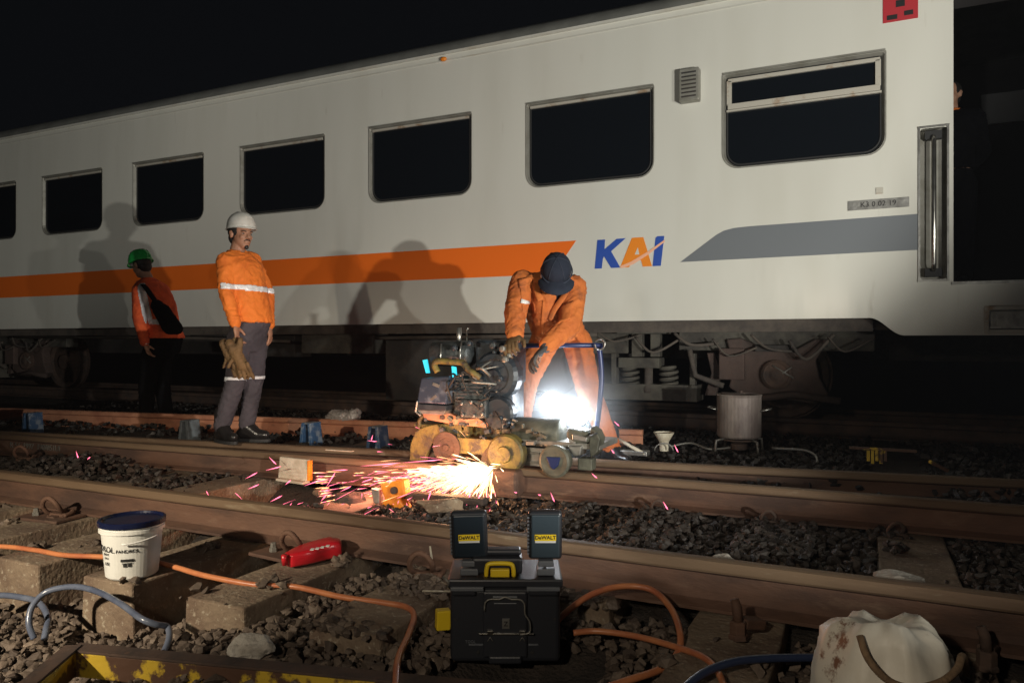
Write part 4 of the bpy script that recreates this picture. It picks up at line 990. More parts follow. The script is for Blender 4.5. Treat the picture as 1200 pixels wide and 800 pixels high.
# ------------------------------------------------------------------ rail grinding machine
gm = empty('grinding_machine', P(560, 545, 4.05), 0, 'yellow and black petrol rail grinding machine with blue handlebar', 'grinding machine')
def part(mb, name, m, bevel=.004, smooth=False, parent=gm): return mb.build(name, m, parent, bevel=bevel, smooth=smooth, world=True)
def px(mb, u0, u1, v0, v1, Y, dy, rot=None, mi=0):
    c = P((u0 + u1) / 2, (v0 + v1) / 2, Y); d = (c - cam.location).dot(FWD); w = (u1 - u0) * d / F / C_; h = (v1 - v0) * d / F
    mb.box(c + Vector((0, dy / 2, 0)), (w, dy, h), rot=rot); return mb
def poly_px(mb, pts, Y, th):
    q = [P(u, v, Y) for u, v in pts]; mb.prism([(p.x, p.z) for p in q], th, Matrix.Translation((0, Y, 0))); return mb
# yellow front carriage with guard
b = MB(); poly_px(b, [(480, 540), (481, 520), (487, 505), (497, 500), (511, 497), (524, 507), (518, 512), (506, 520), (500, 532), (498, 541)], 3.96, .03)
poly_px(b, [(480, 540), (481, 520), (487, 505), (497, 500), (511, 497), (524, 507), (518, 512), (506, 520), (500, 532), (498, 541)], 4.20, .02)
poly_px(b, [(511, 497), (540, 496), (541, 512), (526, 513), (515, 503)], 3.99, .02); part(b, 'wheel_guard', 'yellow_old')
b = MB(); px(b, 483, 545, 498, 503, 4.0, .22); px(b, 540, 549, 496, 514, 4.0, .18); part(b, 'carriage_top', 'yellow_old')
b = MB(); px(b, 528, 600, 514, 533, 3.96, .10); px(b, 548, 602, 498, 515, 4.08, .10); part(b, 'carriage_beam', 'yellow_old')
R = lambda p: Matrix.Translation(p) @ Matrix.Rotation(PI / 2, 4, 'X')
b = MB(); b.lathe([(.012, -.05), (.075, -.05), (.088, -.04), (.088, .0), (.096, .0), (.096, .012), (.06, .014), (.055, .006), (.02, .006), (.018, .022), (.001, .022)], 28, R(P(524, 524, 3.96))); part(b, 'roller_wheel', 'rust', 0)
b = MB(); b.tube(smooth_path([P(492, 504, 4.0), P(492, 492, 4.0), P(500, 486, 4.0), P(515, 485, 4.0), P(523, 489, 4.0), P(527, 497, 4.0)], 5), .014, 8); part(b, 'carry_handle', 'yellow_old', 0, True)
b = MB(); poly_px(b, [(495, 484), (520, 480), (526, 484), (543, 491), (562, 490), (572, 496), (571, 501), (550, 499), (530, 497), (497, 491)], 3.98, .24); part(b, 'rusty_bed_plate', 'rust_lit_orange')
b = MB(); b.lathe([(.02, -.07), (.108, -.07), (.118, -.055), (.118, .0), (.106, .012), (.05, .018), (.045, .03), (.001, .03)], 36, R(P(592, 532, 3.92))); part(b, 'stone_guard', 'yellow_old', 0)
b = MB(); b.lathe([(.02, -.02), (.105, -.02), (.105, .02), (.02, .02)], 32, R(P(584, 541, 3.97))); part(b, 'grinding_stone', 'rust_dark', 0)
# blue-grey tank
T = Matrix.Rotation(-.09, 3, 'Y')
b = MB(); poly_px(b, [(493, 443), (526, 440), (523, 474), (488, 472)], 3.93, .20); part(b, 'fuel_tank', 'blue_steel', .010)
b = MB(); poly_px(b, [(488, 473), (523, 475), (522, 481), (487, 480)], 3.925, .19); part(b, 'tank_strap', 'engine_dk')
b = MB(); poly_px(b, [(488, 480), (522, 481), (520, 486), (492, 485)], 3.93, .17); b.tube([P(489, 470, 3.92), P(487, 482, 3.92), P(493, 487, 3.92)], .008, 6); part(b, 'tank_skirt', 'steel')
b = MB(); b.box(P(511, 451, 3.928), (.05, .003, .02), rot=(0, .3, 0)); b.box(P(508, 466, 3.928), (.05, .003, .016), rot=(0, -.6, 0)); part(b, 'tank_sticker', 'steel', 0)
# engine
b = MB(); px(b, 527, 560, 440, 492, 4.02, .22); px(b, 530, 575, 448, 470, 3.99, .20); part(b, 'engine_block', 'engine', .012)
b = MB()
for k in range(7): px(b, 533 + k * 0, 566, 444 + k * 4.2, 446 + k * 4.2, 3.965, .22)
part(b, 'cooling_fin', 'engine', 0)
b = MB(); px(b, 538, 570, 468, 490, 3.93, .15); part(b, 'gear_cover', 'engine', .012)
b = MB()
for (u, v) in ((542, 473), (553, 471), (565, 474), (543, 486), (556, 487), (566, 485)): b.lathe([(.010, 0), (.010, .012), (.004, .014)], 6, R(P(u, v, 3.928)))
part(b, 'cover_bolt', 'steel', 0)
b = MB(); b.lathe([(.02, -.10), (.135, -.10), (.15, -.08), (.15, -.01), (.13, .01), (.10, .012), (.095, .0), (.04, .0), (.035, .02), (.001, .02)], 32, R(P(580, 440, 4.0))); part(b, 'flywheel_shroud', 'engine_dk', 0)
b = MB(); px(b, 556, 600, 398, 450, 4.06, .22); px(b, 562, 599, 430, 500, 4.02, .20); part(b, 'engine_cowl', 'engine_dk', .02)
b = MB(); b.lathe([(.01, -.06), (.095, -.06), (.10, -.05), (.10, .0), (.085, .01), (.02, .012)], 24, R(P(584, 484, 3.97))); part(b, 'clutch_cover', 'engine_dk', 0)
b = MB(); b.lathe([(.07, -.15), (.082, -.14), (.082, .11), (.07, .13), (.02, .135)], 24, Matrix.Translation(P(533, 414, 4.08)) @ Matrix.Rotation(PI / 2, 4, 'Y')); part(b, 'air_cleaner', 'engine', 0, True)
b = MB()
for u in (517, 540): b.tube([P(u, 403, 4.01), P(u - 1, 424, 3.98)], .006, 6)
b.tube([P(541, 400, 4.0), P(538, 418, 3.98)], .005, 6); part(b, 'cleaner_clamp', 'steel', 0, True)
b = MB(); b.tube([P(538, 405, 4.1), P(538, 384, 4.1)], .016, 12); part(b, 'exhaust_pipe', 'steel', 0, True)
b = MB(); b.tube([P(547, 404, 4.06), P(547, 386, 4.06), P(549, 384, 4.06)], .005, 8); part(b, 'choke_rod', 'chrome', 0, True)
b = MB(); b.tube(smooth_path([P(513, 436, 3.95), P(509, 427, 3.95), P(514, 423, 3.95), P(528, 424, 3.95), P(542, 425, 3.95), P(548, 432, 3.95), P(556, 438, 3.95), P(562, 442, 3.97)], 4), .020, 10); part(b, 'intake_pipe', 'yellow_old', 0, True)
b = MB(); poly_px(b, [(495, 422), (500, 421), (503, 437), (499, 437)], 3.99, .012); poly_px(b, [(529, 429), (534, 430), (535, 441), (530, 442)], 3.96, .01); part(b, 'cyan_paint', 'cyan', .001)
b = MB(); b.box(P(538, 440, 3.94), (.07, .02, .016), rot=(0, -.3, 0)); b.box(P(570, 431, 3.96), (.035, .01, .012), rot=(0, -.9, 0)); part(b, 'bright_lever', 'chrome')
b = MB()
random.seed(5)
for k in range(5):
    u = random.uniform(548, 600); v = random.uniform(445, 495)
    b.tube(smooth_path([P(u, v, 3.95), P(u + random.uniform(-12, 12), v + random.uniform(3, 12), 3.9), P(u + random.uniform(-14, 14), v + random.uniform(10, 24), 3.94)], 4), .005, 6)
part(b, 'control_cable', 'rubber', 0, True)
b = MB()
for k in range(16):
    u = random.uniform(556, 604); v = random.uniform(440, 500); b.box(P(u, v, 3.955 + random.uniform(-.01, .02)), (random.uniform(.008, .03), .012, random.uniform(.006, .014)), rot=(0, random.uniform(-1, 1), 0))
part(b, 'small_fitting', 'steel_dull', .001)
for k in range(26):
    u = random.uniform(498, 604); v = random.uniform(488, 514); b = MB(); w_ = random.uniform(.01, .045)
    b.box(P(u, v, 3.95 + random.uniform(0, .06)), (w_, .03, random.uniform(.01, .03)), rot=(0, random.uniform(-.6, .6), 0)); part(b, 'bracket', random.choice(['engine', 'rust_dark', 'yellow_old', 'engine_dk', 'olive']), .002)
for k in range(14):
    u = random.uniform(528, 604); v = random.uniform(402, 498); b = MB(); c_ = P(u, v, 3.93 + random.uniform(0, .06)); rr_ = random.uniform(.008, .022)
    b.lathe([(rr_, 0), (rr_, .02), (rr_ * .6, .025), (.001, .026)], 10, R(c_)); part(b, 'cap_nut', random.choice(['steel_dull', 'engine', 'engine_dk']), 0)
for k in range(7):
    u = random.uniform(520, 596); v = random.uniform(420, 480); b = MB()
    b.tube(smooth_path([P(u, v, 3.97), P(u + random.uniform(-18, 18), v + random.uniform(-8, 10), 3.88), P(u + random.uniform(-25, 25), v + random.uniform(0, 26), 3.95)], 5), random.uniform(.004, .009), 7); part(b, 'fuel_hose', random.choice(['rubber', 'engine_dk', 'steel_dull']), 0, True)
for k in range(12):
    u = random.uniform(604, 698); v = random.uniform(498, 530); b = MB()
    b.box(P(u, v, 3.93 + random.uniform(0, .05)), (random.uniform(.01, .06), .02, random.uniform(.006, .025)), rot=(0, random.uniform(-.7, .7), 0)); part(b, 'bracket', random.choice(['engine', 'olive', 'steel_dull']), .002)
b = MB(); px(b, 574, 603, 500, 530, 4.02, .16); part(b, 'gearbox', 'olive', .01)
# right-hand carriage
b = MB(); px(b, 603, 640, 524, 546, 4.0, .12); part(b, 'axle_housing', 'steel', .004)
b = MB(); px(b, 605, 632, 529, 532, 3.99, .02); px(b, 606, 640, 540, 543, 3.99, .02); part(b, 'housing_rib', 'steel_dull', .001)
b = MB(); px(b, 603, 700, 517, 524, 3.98, .34); part(b, 'rear_frame', 'steel_dull', .004)
b = MB(); b.lathe([(.075, -.15), (.085, -.14), (.085, .14), (.075, .15)], 24, Matrix.Translation(P(632, 506, 4.06)) @ Matrix.Rotation(PI / 2, 4, 'Y')); part(b, 'guide_roller', 'olive', 0, True)
b = MB(); poly_px(b, [(664, 501), (690, 506), (690, 519), (672, 520), (662, 513)], 3.95, .14); part(b, 'battery_pack', 'olive', .02)
b = MB(); poly_px(b, [(664, 522), (682, 522), (680, 534), (672, 535)], 3.96, .1); poly_px(b, [(670, 508), (688, 512), (687, 518), (670, 515)], 3.94, .01); part(b, 'bright_cover', 'steel', .008)
b = MB(); poly_px(b, [(692, 500), (699, 505), (703, 514), (700, 530), (692, 536), (690, 522)], 3.96, .10); px(b, 677, 693, 537, 551, 3.97, .08); part(b, 'end_bracket', 'olive', .006)
pw = P(651, 540, 3.90); b = MB(); b.lathe([(.03, -.06), (.080, -.06), (.082, .0), (.093, .0), (.093, .02), (.080, .026), (.05, .022), (.02, .022)], 32, R(pw)); part(b, 'rear_wheel', 'olive', 0)
b = MB(); b.prism([(pw.x + a, pw.z + b_) for a, b_ in ((-.045, .025), (.04, .028), (.028, -.02), (.0, -.045), (-.02, -.03))], .012, Matrix.Translation((0, pw.y - .032, 0))); part(b, 'wheel_hub', 'blue_bar', .004)
# handlebar
b = MB(); b.tube([P(577, 405.5, 4.26), P(640, 404.5, 4.3), P(706, 404.5, 4.34)], .015, 12); part(b, 'handlebar', 'blue_bar', 0, True)
b = MB(); b.tube(smooth_path([P(702, 405, 4.34), P(705, 440, 4.34), P(702, 480, 4.3), P(697, 515, 4.1)], 4), .016, 10); b.tube([P(586, 406, 4.26), P(588, 430, 4.2), P(590, 470, 4.12)], .014, 10); part(b, 'handle_post', 'blue_bar', 0, True)
b = MB(); b.tube(smooth_path([P(698, 400, 4.3), P(704, 397, 4.3), P(709, 402, 4.3), P(706, 409, 4.3), P(699, 408, 4.3), P(697, 403, 4.3)], 4), .006, 6); b.tube(smooth_path([P(590, 402, 4.22), P(582, 404, 4.22), P(574, 409, 4.22), P(584, 407, 4.2), P(578, 403, 4.22)], 4), .006, 6); part(b, 'cable_tie', 'steel', 0, True)

# ------------------------------------------------------------------ lit work lamp between the worker's legs
LP = [P(645, 470, 4.30), P(676, 484, 4.18)]
wl = empty('work_lamp', P(660, 505, 4.3), 0, 'blazing twin-head work lamp in front of the bent worker\'s legs', 'lamp')
for i, p in enumerate(LP):
    T = frame_m(p, (cam.location - p).normalized()) @ Matrix.Rotation(-PI / 2, 4, 'X')
    r = .062 if i == 0 else .076
    MB().lathe([(r * .5, -.06), (r * .85, -.02), (r * .9, .004), (.001, .004)], 28, T).build('lamp_head', 'engine_dk', wl, world=True)
    MB().lathe([(r - .002, .004), (r * .9, .016), (r * .5, .024), (.001, .026)], 28, T).build('lamp_lens', 'led', wl, smooth=True, world=True)
    spot('lit_lamp', p - FWD * .05 , p - FWD * .5 - UP * .25 - (RGT * .12 if i == 0 else -RGT * .1), 8, 165, COOL, .06)
MB().tube([P(645, 478, 4.33), P(650, 505, 4.3)], .012, 8).build('lamp_post', 'rubber', wl, smooth=True, world=True)
point('lit_lamp', P(666, 480, 4.48), 8, COOL, .05)

# ------------------------------------------------------------------ sparks
random.seed(11)
S0 = P(578, 549, 3.86)
def streak(mb, p, q, w):
    d = (q - p).normalized(); x = d.cross(Vector((.3, -1, .2))).normalized(); y = d.cross(x)
    m_ = p.lerp(q, .75); vs = [p]
    for k in range(3): a = 2 * PI * k / 3; vs.append(m_ + (x * math.cos(a) + y * math.sin(a)) * w)
    vs.append(q); mb.add(vs, [(0, 1, 2), (0, 2, 3), (0, 3, 1), (4, 2, 1), (4, 3, 2), (4, 1, 3)])
hot, mid, pink = MB(), MB(), MB()
for k in range(1000):
    a = abs(random.gauss(0, .26)); kind = random.random()
    if kind < .45: dirv = Vector((-1, random.gauss(-.22, .20), random.gauss(-.03, .12)))
    else: dirv = Vector((random.gauss(-.75, .40), random.gauss(-.50, .25), random.gauss(-.22, .25)))
    dirv.normalize(); spd = random.uniform(1.5, 6.0); t = random.expovariate(1 / .055); t = min(t, .40)
    def pos(t): return S0 + dirv * spd * t + Vector((0, 0, -4.9 * t * t))
    L = random.uniform(.03, .15) / spd; p, q = pos(t), pos(t + L)
    if q.z < gh(q.x, q.y) + .0: 
        z = gh(q.x, q.y) + .03; 
        if p.z < z: p.z = z + random.uniform(0, .05); q = p + Vector((random.uniform(-.05, .05), random.uniform(-.04, .02), random.uniform(.0, .05)))
    dist = (p - S0).length; w = random.uniform(.0009, .0021)
    (hot if dist < .22 * random.uniform(.6, 1.6) else mid if dist < .45 * random.uniform(.6, 1.4) else pink).__class__.add
    tgt = hot if dist < .11 * random.uniform(.4, 1.8) else (mid if dist < .42 * random.uniform(.3, 1.5) else pink)
    streak(tgt, p, q, w * (1.35 if tgt is hot else 1.1))
# single bright sparks that flew farther: (u0,v0,u1,v1,Y)
for (u0, v0, u1, v1, Y) in ((287, 561, 302, 553, 3.4), (290, 573, 304, 567, 3.4), (316, 588, 331, 580, 3.3), (311, 551, 330, 546, 3.5), (315, 535, 324, 544, 3.5), (334, 568, 341, 562, 3.4), (356, 569, 376, 562, 3.5), (382, 571, 393, 553, 3.5), (398, 576, 412, 569, 3.4), (425, 565, 437, 560, 3.5),
        (376, 587, 382, 580, 3.4), (388, 551, 408, 550, 3.5), (421, 546, 470, 542, 3.6), (470, 542, 520, 538, 3.7), (89, 528, 92, 538, 3.5), (85, 539, 92, 543, 3.5), (100, 540, 106, 535, 3.5), (777, 587, 783, 597, 3.5), (645, 576, 650, 588, 3.6), (693, 554, 700, 560, 3.7),
        (719, 493, 726, 499, 4.2), (716, 526, 720, 531, 4.0), (790, 520, 795, 530, 4.3), (430, 516, 442, 517, 4.4), (437, 509, 435, 516, 4.4), (602, 576, 606, 577, 3.6), (630, 579, 634, 580, 3.6), (444, 588, 470, 574, 3.5), (455, 592, 480, 570, 3.45), (500, 590, 505, 575, 3.45), (545, 597, 552, 575, 3.5), (558, 598, 562, 578, 3.5)):
    p, q = P(u0, v0, Y), P(u1, v1, Y); streak(pink, p, q, .0042); streak(mid, p.lerp(q, .15), p.lerp(q, .9), .0026)
for k in range(760):
    a = math.radians(random.choice((random.uniform(0, 30), random.uniform(5, 100)))); rr = min(random.expovariate(1 / 72.), 190); lg_ = random.uniform(5, 20); b_ = rr / 190
    u, v = 574 - rr * math.cos(a), 552 + rr * math.sin(a) * .62; u2, v2 = u - lg_ * math.cos(a), v + lg_ * math.sin(a) * .75
    if v2 > 604: continue
    Y = 3.84 - .42 * b_; p, q = P(u, v, Y), P(u2, v2, Y - .02); w = random.uniform(.0014, .0030)
    streak(pink if random.random() < .5 and rr > 30 else mid, p, q, w)
    if rr > 30: streak(mid, p.lerp(q, .3), p.lerp(q, .95), w * 1.05)
for k in range(105):   # the white-hot jet
    t = random.random() ** 1.1; u = 580 + random.gauss(0, 5) - 85 * t; v = 549 + 4 * t + random.gauss(0, 4.5 - 3.2 * t); p = P(u, v, 3.84 - .03 * random.random()); q = p + Vector((-random.uniform(.03, .12), random.uniform(-.05, .0), random.uniform(-.012, .012)))
    streak(hot, p, q, random.uniform(.0014, .0036))
se = empty('sparks', S0, 0, 'spray of pink and white-hot sparks thrown left from the grinding stone', 'sparks'); tag(se, kind='stuff')
for mbb, mm, nm in ((hot, 'spark_hot', 'hot_sparks'), (mid, 'spark_mid', 'bright_sparks'), (pink, 'spark_pink', 'pink_sparks')):
    me = mbb.mesh(nm); o = link(me, nm, mm, se, world=True); o['kind'] = 'stuff'
point('grinding_glow', S0 + Vector((-.18, -.16, .0)), 17, (1, .50, .24), .05)
point('grinding_glow', S0 + Vector((-.62, -.36, .03)), 13, (1, .35, .22), .06)

# ------------------------------------------------------------------ small things round the weld
b = MB(); p = P(345, 551, 3.62); e = empty('mould_plate', p, 0, 'pale square mould plate leaning on the middle rail left of the sparks', 'plate')
MB().box(P(345, 549.5, 3.63), (.225, .03, .140), rot=(-.08, .03, .06)).build('plate_face', 'board', e, bevel=.008, world=True)
MB().box(P(343, 563, 3.60), (.21, .07, .015), rot=(0, .05, .06)).build('plate_foot', 'board', e, bevel=.003, world=True)
MB().box(P(345, 549.5, 3.63) + Vector((.118, .006, 0)), (.016, .034, .125)).build('hot_edge', 'glow_or', e, bevel=.003, world=True)
# orange clamp
oc = empty('rail_clamp', P(462, 590, 3.42), 0, 'orange painted rail clamp lit by the sparks below the machine', 'clamp')
b = MB(); poly_px(b, [(444, 566), (452, 570), (458, 564), (472, 562), (474, 580), (468, 585), (476, 596), (466, 600), (458, 594), (450, 600), (444, 597), (450, 584)], 3.42, .07); b.build('clamp_body', 'glow_or', oc, bevel=.010, world=True)
b = MB(); poly_px(b, [(434, 572), (444, 574), (444, 600), (431, 599), (437, 588)], 3.43, .05); b.build('clamp_jaw', 'steel_dull', oc, bevel=.006, world=True)
MB().lathe([(.02, 0), (.02, .02), (.008, .022)], 12, R(P(463, 574, 3.42))).build('clamp_bolt', 'rust_dark', oc, world=True)
# orange-brown tray / steel bar in the spark zone
o = MB().box((0, 0, 0), (.50, .07, .035)).build('steel_bar', 'rust_dark', bevel=.006, label='short dark rusty steel bar lying under the sparks', cat='bar'); o.location = P(520, 583, 3.5); o.rotation_euler = (0, 0, .05)
o = MB().box((0, 0, 0), (.16, .14, .16)).build('weld_block', 'rust', bevel=.02, label='scorched block where the middle rail ends at the sparks', cat='block'); o.location = P(597, 565, 3.90)
random.seed(3)
def rock(u, v, z, s, label, m='rock', sc=(1, .8, .6)):
    bm = bmesh.new(); bmesh.ops.create_icosphere(bm, subdivisions=4, radius=1); k = random.random() * 50
    planes = [(Vector((random.gauss(0, 1), random.gauss(0, 1), random.gauss(0, 1))).normalized(), random.uniform(.55, .85)) for _ in range(10)]
    for vv in bm.verts:
        for nrm, dd in planes:
            t = vv.co.dot(nrm)
            if t > dd: vv.co -= nrm * (t - dd)
        vv.co *= 1 + .22 * noise.noise(vv.co * 1.3 + Vector((k, 0, 0))) + .08 * noise.noise(vv.co * 4 + Vector((k, 0, 0)))
        vv.co = Vector((vv.co.x * sc[0], vv.co.y * sc[1], vv.co.z * sc[2])) * s
    me = bpy.data.meshes.new('rock'); bm.to_mesh(me); bm.free(); o = link(me, 'rock', m, label=label, cat='rock'); o.location = G(u, v, z); return o
rock(293, 760, -.03, .075, 'large pale rock on the ballast above the rusty yellow frame')
rock(895, 682 - 22, .0, .045, 'pale rock on the dark ballast right of the black case', sc=(1, .8, .5)).location = P(848, 655, 3.0)
rock(1060, 680, .0, .07, 'longer pale rock by the front rail at right', sc=(1.3, .7, .4)).location = P(1058, 679, 2.85)
rock(500, 585, .0, .09, 'dusty brown rock glowing under the sparks', 'concrete', sc=(1.5, .9, .5)).location = P(515, 592, 3.3)
rock(440, 560, .0, .09, 'dark lump of slag left of the orange clamp', 'rust_dark', sc=(1.2, .9, .8)).location = P(412, 588, 3.42)
rock(440, 560, .0, .06, 'grey stone at the edge of the dark pit', 'concrete').location = P(378, 578, 3.62)

# blue and grey rail braces
def brace(u, v, m, label, mirror=1):
    Y = {215: 4.52, 30: 4.3}.get(u, 4.62); p = P(u, v + 15, Y); e = empty('rail_brace', p, 0, label, 'rail brace', 'rail braces along the orange rail')
    b = MB()
    for sx in (-1, 1): b.prism([(sx * .055 - .014, 0), (sx * .055 + .014, 0), (sx * .03 + .014, .20), (sx * .03 - .014, .20)], .13)
    b.build('brace_leg', m, e, bevel=.003); MB().box((0, .07, .195), (.085, .13, .012)).build('brace_top', m if m == 'greybr' else 'greybr', e, bevel=.003)
    MB().box((0, .075, .10), (.06, .02, .16)).build('brace_web', m, e, bevel=.003)
    MB().lathe([(.012, 0), (.012, .01)], 10, Matrix.Translation((0, .062, .14)) @ Matrix.Rotation(PI / 2, 4, 'X')).build('brace_bolt', 'rubber', e)
    return e
brace(215, 505, 'greybr', 'grey steel rail brace left of the standing man')
brace(358, 510, 'bluepaint', 'blue rail brace right of the standing man\'s boots')
brace(437, 516, 'bluepaint', 'worn blue rail brace nearest the grinding machine')
brace(30, 494, 'bluepaint', 'blue rail brace at the far left edge')
# plastic bag on the orange rail
b = MB(); b.ell((0, 0, 0), (.17, .08, .065), None, 24, 16); b.ell((.14, .0, .03), (.06, .05, .05)); g = remesh(b, .012, 1, 'plastic_bag'); wrinkle(g, .035, fr=(14, 14, 14), seed=8, amp2=.008)
o = link(g, 'plastic_bag', 'bagplastic', label='crumpled clear plastic bag lying on the rusty rail coloured as if lit orange', cat='plastic bag'); o.location = P(401, 489, 5.42)
# pale strip of paper / dross on rail head
b = MB(); poly_px(b, [(0, 0)] * 3, 1, 1) if False else None
o = MB().box((0, 0, 0), (.20, .03, .006)).build('filler_strip', 'board', bevel=.002, label='pale flat strip lying on top of the middle rail', cat='strip'); o.location = P(398, 527.5, 3.80); o.rotation_euler = (0, 0, .065)

# pot on a burner
pt = P(866, 500, 5.72); e = empty('cooking_pot', (pt.x, pt.y, .19), 0, 'tall sooty metal pot with ring handles standing on a burner', 'pot')
MB().lathe([(.001, 0), (.150, 0), (.158, .012), (.160, .30), (.166, .315), (.160, .32), (.152, .312), (.150, .28), (.001, .27)], 36).build('pot_body', 'pot', e, smooth=False, bevel=0)
for sx in (-1, 1):
    MB().tube([(sx * .155, -.04, .20), (sx * .22, -.04, .215), (sx * .225, .04, .215), (sx * .155, .04, .20)], .006, 8).build('pot_handle', 'steel', e, smooth=True)
MB().lathe([(.001, 0), (.145, 0), (.14, .012), (.05, .022), (.012, .026), (.014, .045), (.001, .048)], 30, Matrix.Translation((.01, 0, .30)) @ Matrix.Rotation(.12, 4, 'Y')).build('pot_lid', 'rust_dark', e, smooth=False)
e2 = empty('gas_burner', (pt.x, pt.y, .07), 0, 'low black gas burner stand under the sooty pot', 'burner')
for a in (40, 130, 220, 320):
    ca, sa = math.cos(math.radians(a)), math.sin(math.radians(a)); b = MB(); b.tube([(.20 * ca, .20 * sa, 0), (.19 * ca, .19 * sa, .10), (.12 * ca, .12 * sa, .112)], .010, 8); b.build('burner_leg', 'steel_dull', e2, smooth=True)
b = MB(); b.tube([(.13 * math.cos(k * PI / 10), .13 * math.sin(k * PI / 10), .104) for k in range(21)], .007, 8); b.build('burner_ring', 'rust_dark', e2, smooth=True)
MB().lathe([(.03, 0), (.06, .01), (.06, .05), (.03, .06)], 16, Matrix.Translation((0, 0, .02))).build('burner_head', 'rust_dark', e2)
b = MB(); b.tube(smooth_path([(-.05, 0, .04), (-.2, -.1, .03), (-.35, -.05, .06), (-.5, -.12, .03)], 5), .008, 8); b.build('gas_tube', 'steel_dull', e2, smooth=True)
o = MB().tube(smooth_path([P(905, 525, 5.4), P(940, 527, 5.3), P(955, 533, 5.2), P(958, 541, 5.1)], 5), .008, 8).build('wire', 'steel_dull', smooth=True, label='thin bent steel wire right of the gas burner', cat='wire')
# yellow comb-like bracket
e = empty('yellow_gauge', P(1033, 535, 5.3), 0, 'thin yellow T-shaped track gauge lying at the far right', 'gauge')
b = MB(); px(b, 1002, 1066, 525, 528, 5.2, .02); b.build('gauge_bar', 'yellow_worn', e, world=True)
b = MB()
for k in range(5): px(b, 1016 + k * 5, 1019 + k * 5, 528, 540 + (k % 2) * 3, 5.2, .015)
b.build('gauge_tooth', 'yellow_worn', e, world=True)
o = MB().box((0, 0, 0), (.11, .04, .02), rot=(0, .5, .2)).build('yellow_wedge', 'yellow_worn', bevel=.005, label='small yellow wedge on the ground at the far right', cat='wedge'); o.location = P(1100, 546, 5.0)
# cup-like pale post and bits right of the worker
e = empty('pale_cup', P(778, 535, 4.95), 0, 'small pale rusty funnel standing on the ground right of the worker', 'funnel')
MB().lathe([(.03, 0), (.032, .06), (.065, .115), (.07, .125), (.062, .125), (.02, .06)], 18, Matrix.Translation(P(778, 528, 4.95))).build('funnel_body', 'board', e, world=True)
b = MB(); b.tube([P(768 + 10 + 11 * math.cos(k * PI / 8), 528 - 9 * math.sin(k * PI / 8), 4.85) for k in range(9)], .005, 6); b.build('funnel_ring', 'steel_dull', e, smooth=True, world=True)
o = MB().tube([P(722, 513, 4.75), P(756, 532, 4.72)], .012, 8).build('wooden_stick', 'board', smooth=True, label='thin pale stick leaning by the worker\'s boot', cat='stick')
o = MB().box((0, 0, 0), (.18, .08, .03)).build('steel_wedge', 'steel', bevel=.004, label='bright steel wedge beside the worker\'s boot', cat='wedge'); o.location = P(744, 530, 4.75)

# ------------------------------------------------------------------ paint bucket
bp = G(155, 672, .0); bk = empty('paint_bucket', (bp.x, bp.y, .002), YAW * .6, 'white plastic paint bucket with navy lid on a concrete sleeper', 'bucket')
MB().lathe([(.001, 0), (.088, 0), (.093, .006), (.108, .170), (.110, .172), (.116, .174), (.116, .186), (.111, .188), (.112, .205)], 48).build('bucket_body', 'bucket', bk, smooth=False)
MB().lathe([(.112, .196), (.118, .196), (.120, .200), (.120, .214), (.116, .218), (.110, .218), (.106, .210), (.001, .209)], 48).build('bucket_lid', 'lid', bk, smooth=False)
hp = [(.117 * math.cos(a), -.117 * math.sin(a) , .182 - .10 * math.sin(a)) for a in [k * PI / 16 for k in range(17)]]
MB().tube([(x * 1.03, y * 1.03, z) for x, y, z in [(.117 * math.cos(a), -.12 * math.sin(a), .180 - .018 * math.sin(a) - .02) for a in [PI * .0 + k * .12 for k in range(1, 11)]]], .0032, 6).build('bucket_handle', 'paper', bk, smooth=True)
def onb(body, size, ang, z, m='blk', name='lettering', r=.1035):
    Mx = Matrix.Rotation(ang, 4, 'Z') @ Matrix.Translation((0, -r, z)) @ Matrix.Rotation(-.09, 4, 'X') @ FACE
    return text(body, size, Mx, m, bk, name, bend=r, extrude=.0006)
onb('PANDROL', .030, -.62, .118, r=.1055); onb('PANDROL', .0175, .48, .112, r=.1045)
onb('PASTE', .011, -.35, .098, r=.1035); onb('5 KG', .011, -.35, .083, r=.102); onb('USE', .016, -.33, .062, r=.100)
for (w, h, a, z) in ((.045, .010, .48, .078), (.012, .014, .40, .060), (.010, .014, .56, .060), (.035, .003, .48, .067)):
    b = MB(); r = .0945 + z * .088; n = 5; vs = []
    for k in range(n + 1):
        t = a + (k / n - .5) * w / r
        for zz in (z - h / 2, z + h / 2): vs.append(((r + .001) * math.sin(t), -(r + .001) * math.cos(t), zz))
    b.add(vs, [(2 * k, 2 * k + 2, 2 * k + 3, 2 * k + 1) for k in range(n)]); b.build('label_block', 'blk', bk)

# ------------------------------------------------------------------ red plastic cover
e = empty('red_cover', G(368, 655, .02), 0, 'bright red curved plastic cover lying against the front rail', 'cover')
cl = smooth_path([G(337, 655, .035), G(352, 650, .04), G(375, 643, .045), (G(398, 638, .05))], 5); vs = []; fs = []; n = 20; N = len(cl)
for i, c in enumerate(cl):
    t = i / (N - 1); T_ = (cl[min(i + 1, N - 1)] - cl[max(i - 1, 0)]).normalized(); sd_ = T_.cross(UP).normalized(); u_ = sd_.cross(T_)
    hw = (.030 + .026 * sstep(0, .5, t)) * (1 if t < .9 else math.sqrt(max(.02, 1 - ((t - .9) / .1) ** 2 * .75))); hh = (.026 + .012 * t) * (1 if t < .92 else .8)
    hw *= 1 if t > .03 else .8
    for k in range(n):
        a = 2 * PI * k / n; ca, sa = math.cos(a), math.sin(a); vs.append(c + sd_ * hw * math.copysign(abs(ca) ** .4, ca) + u_ * hh * math.copysign(abs(sa) ** .4, sa) + UP * (-.004))
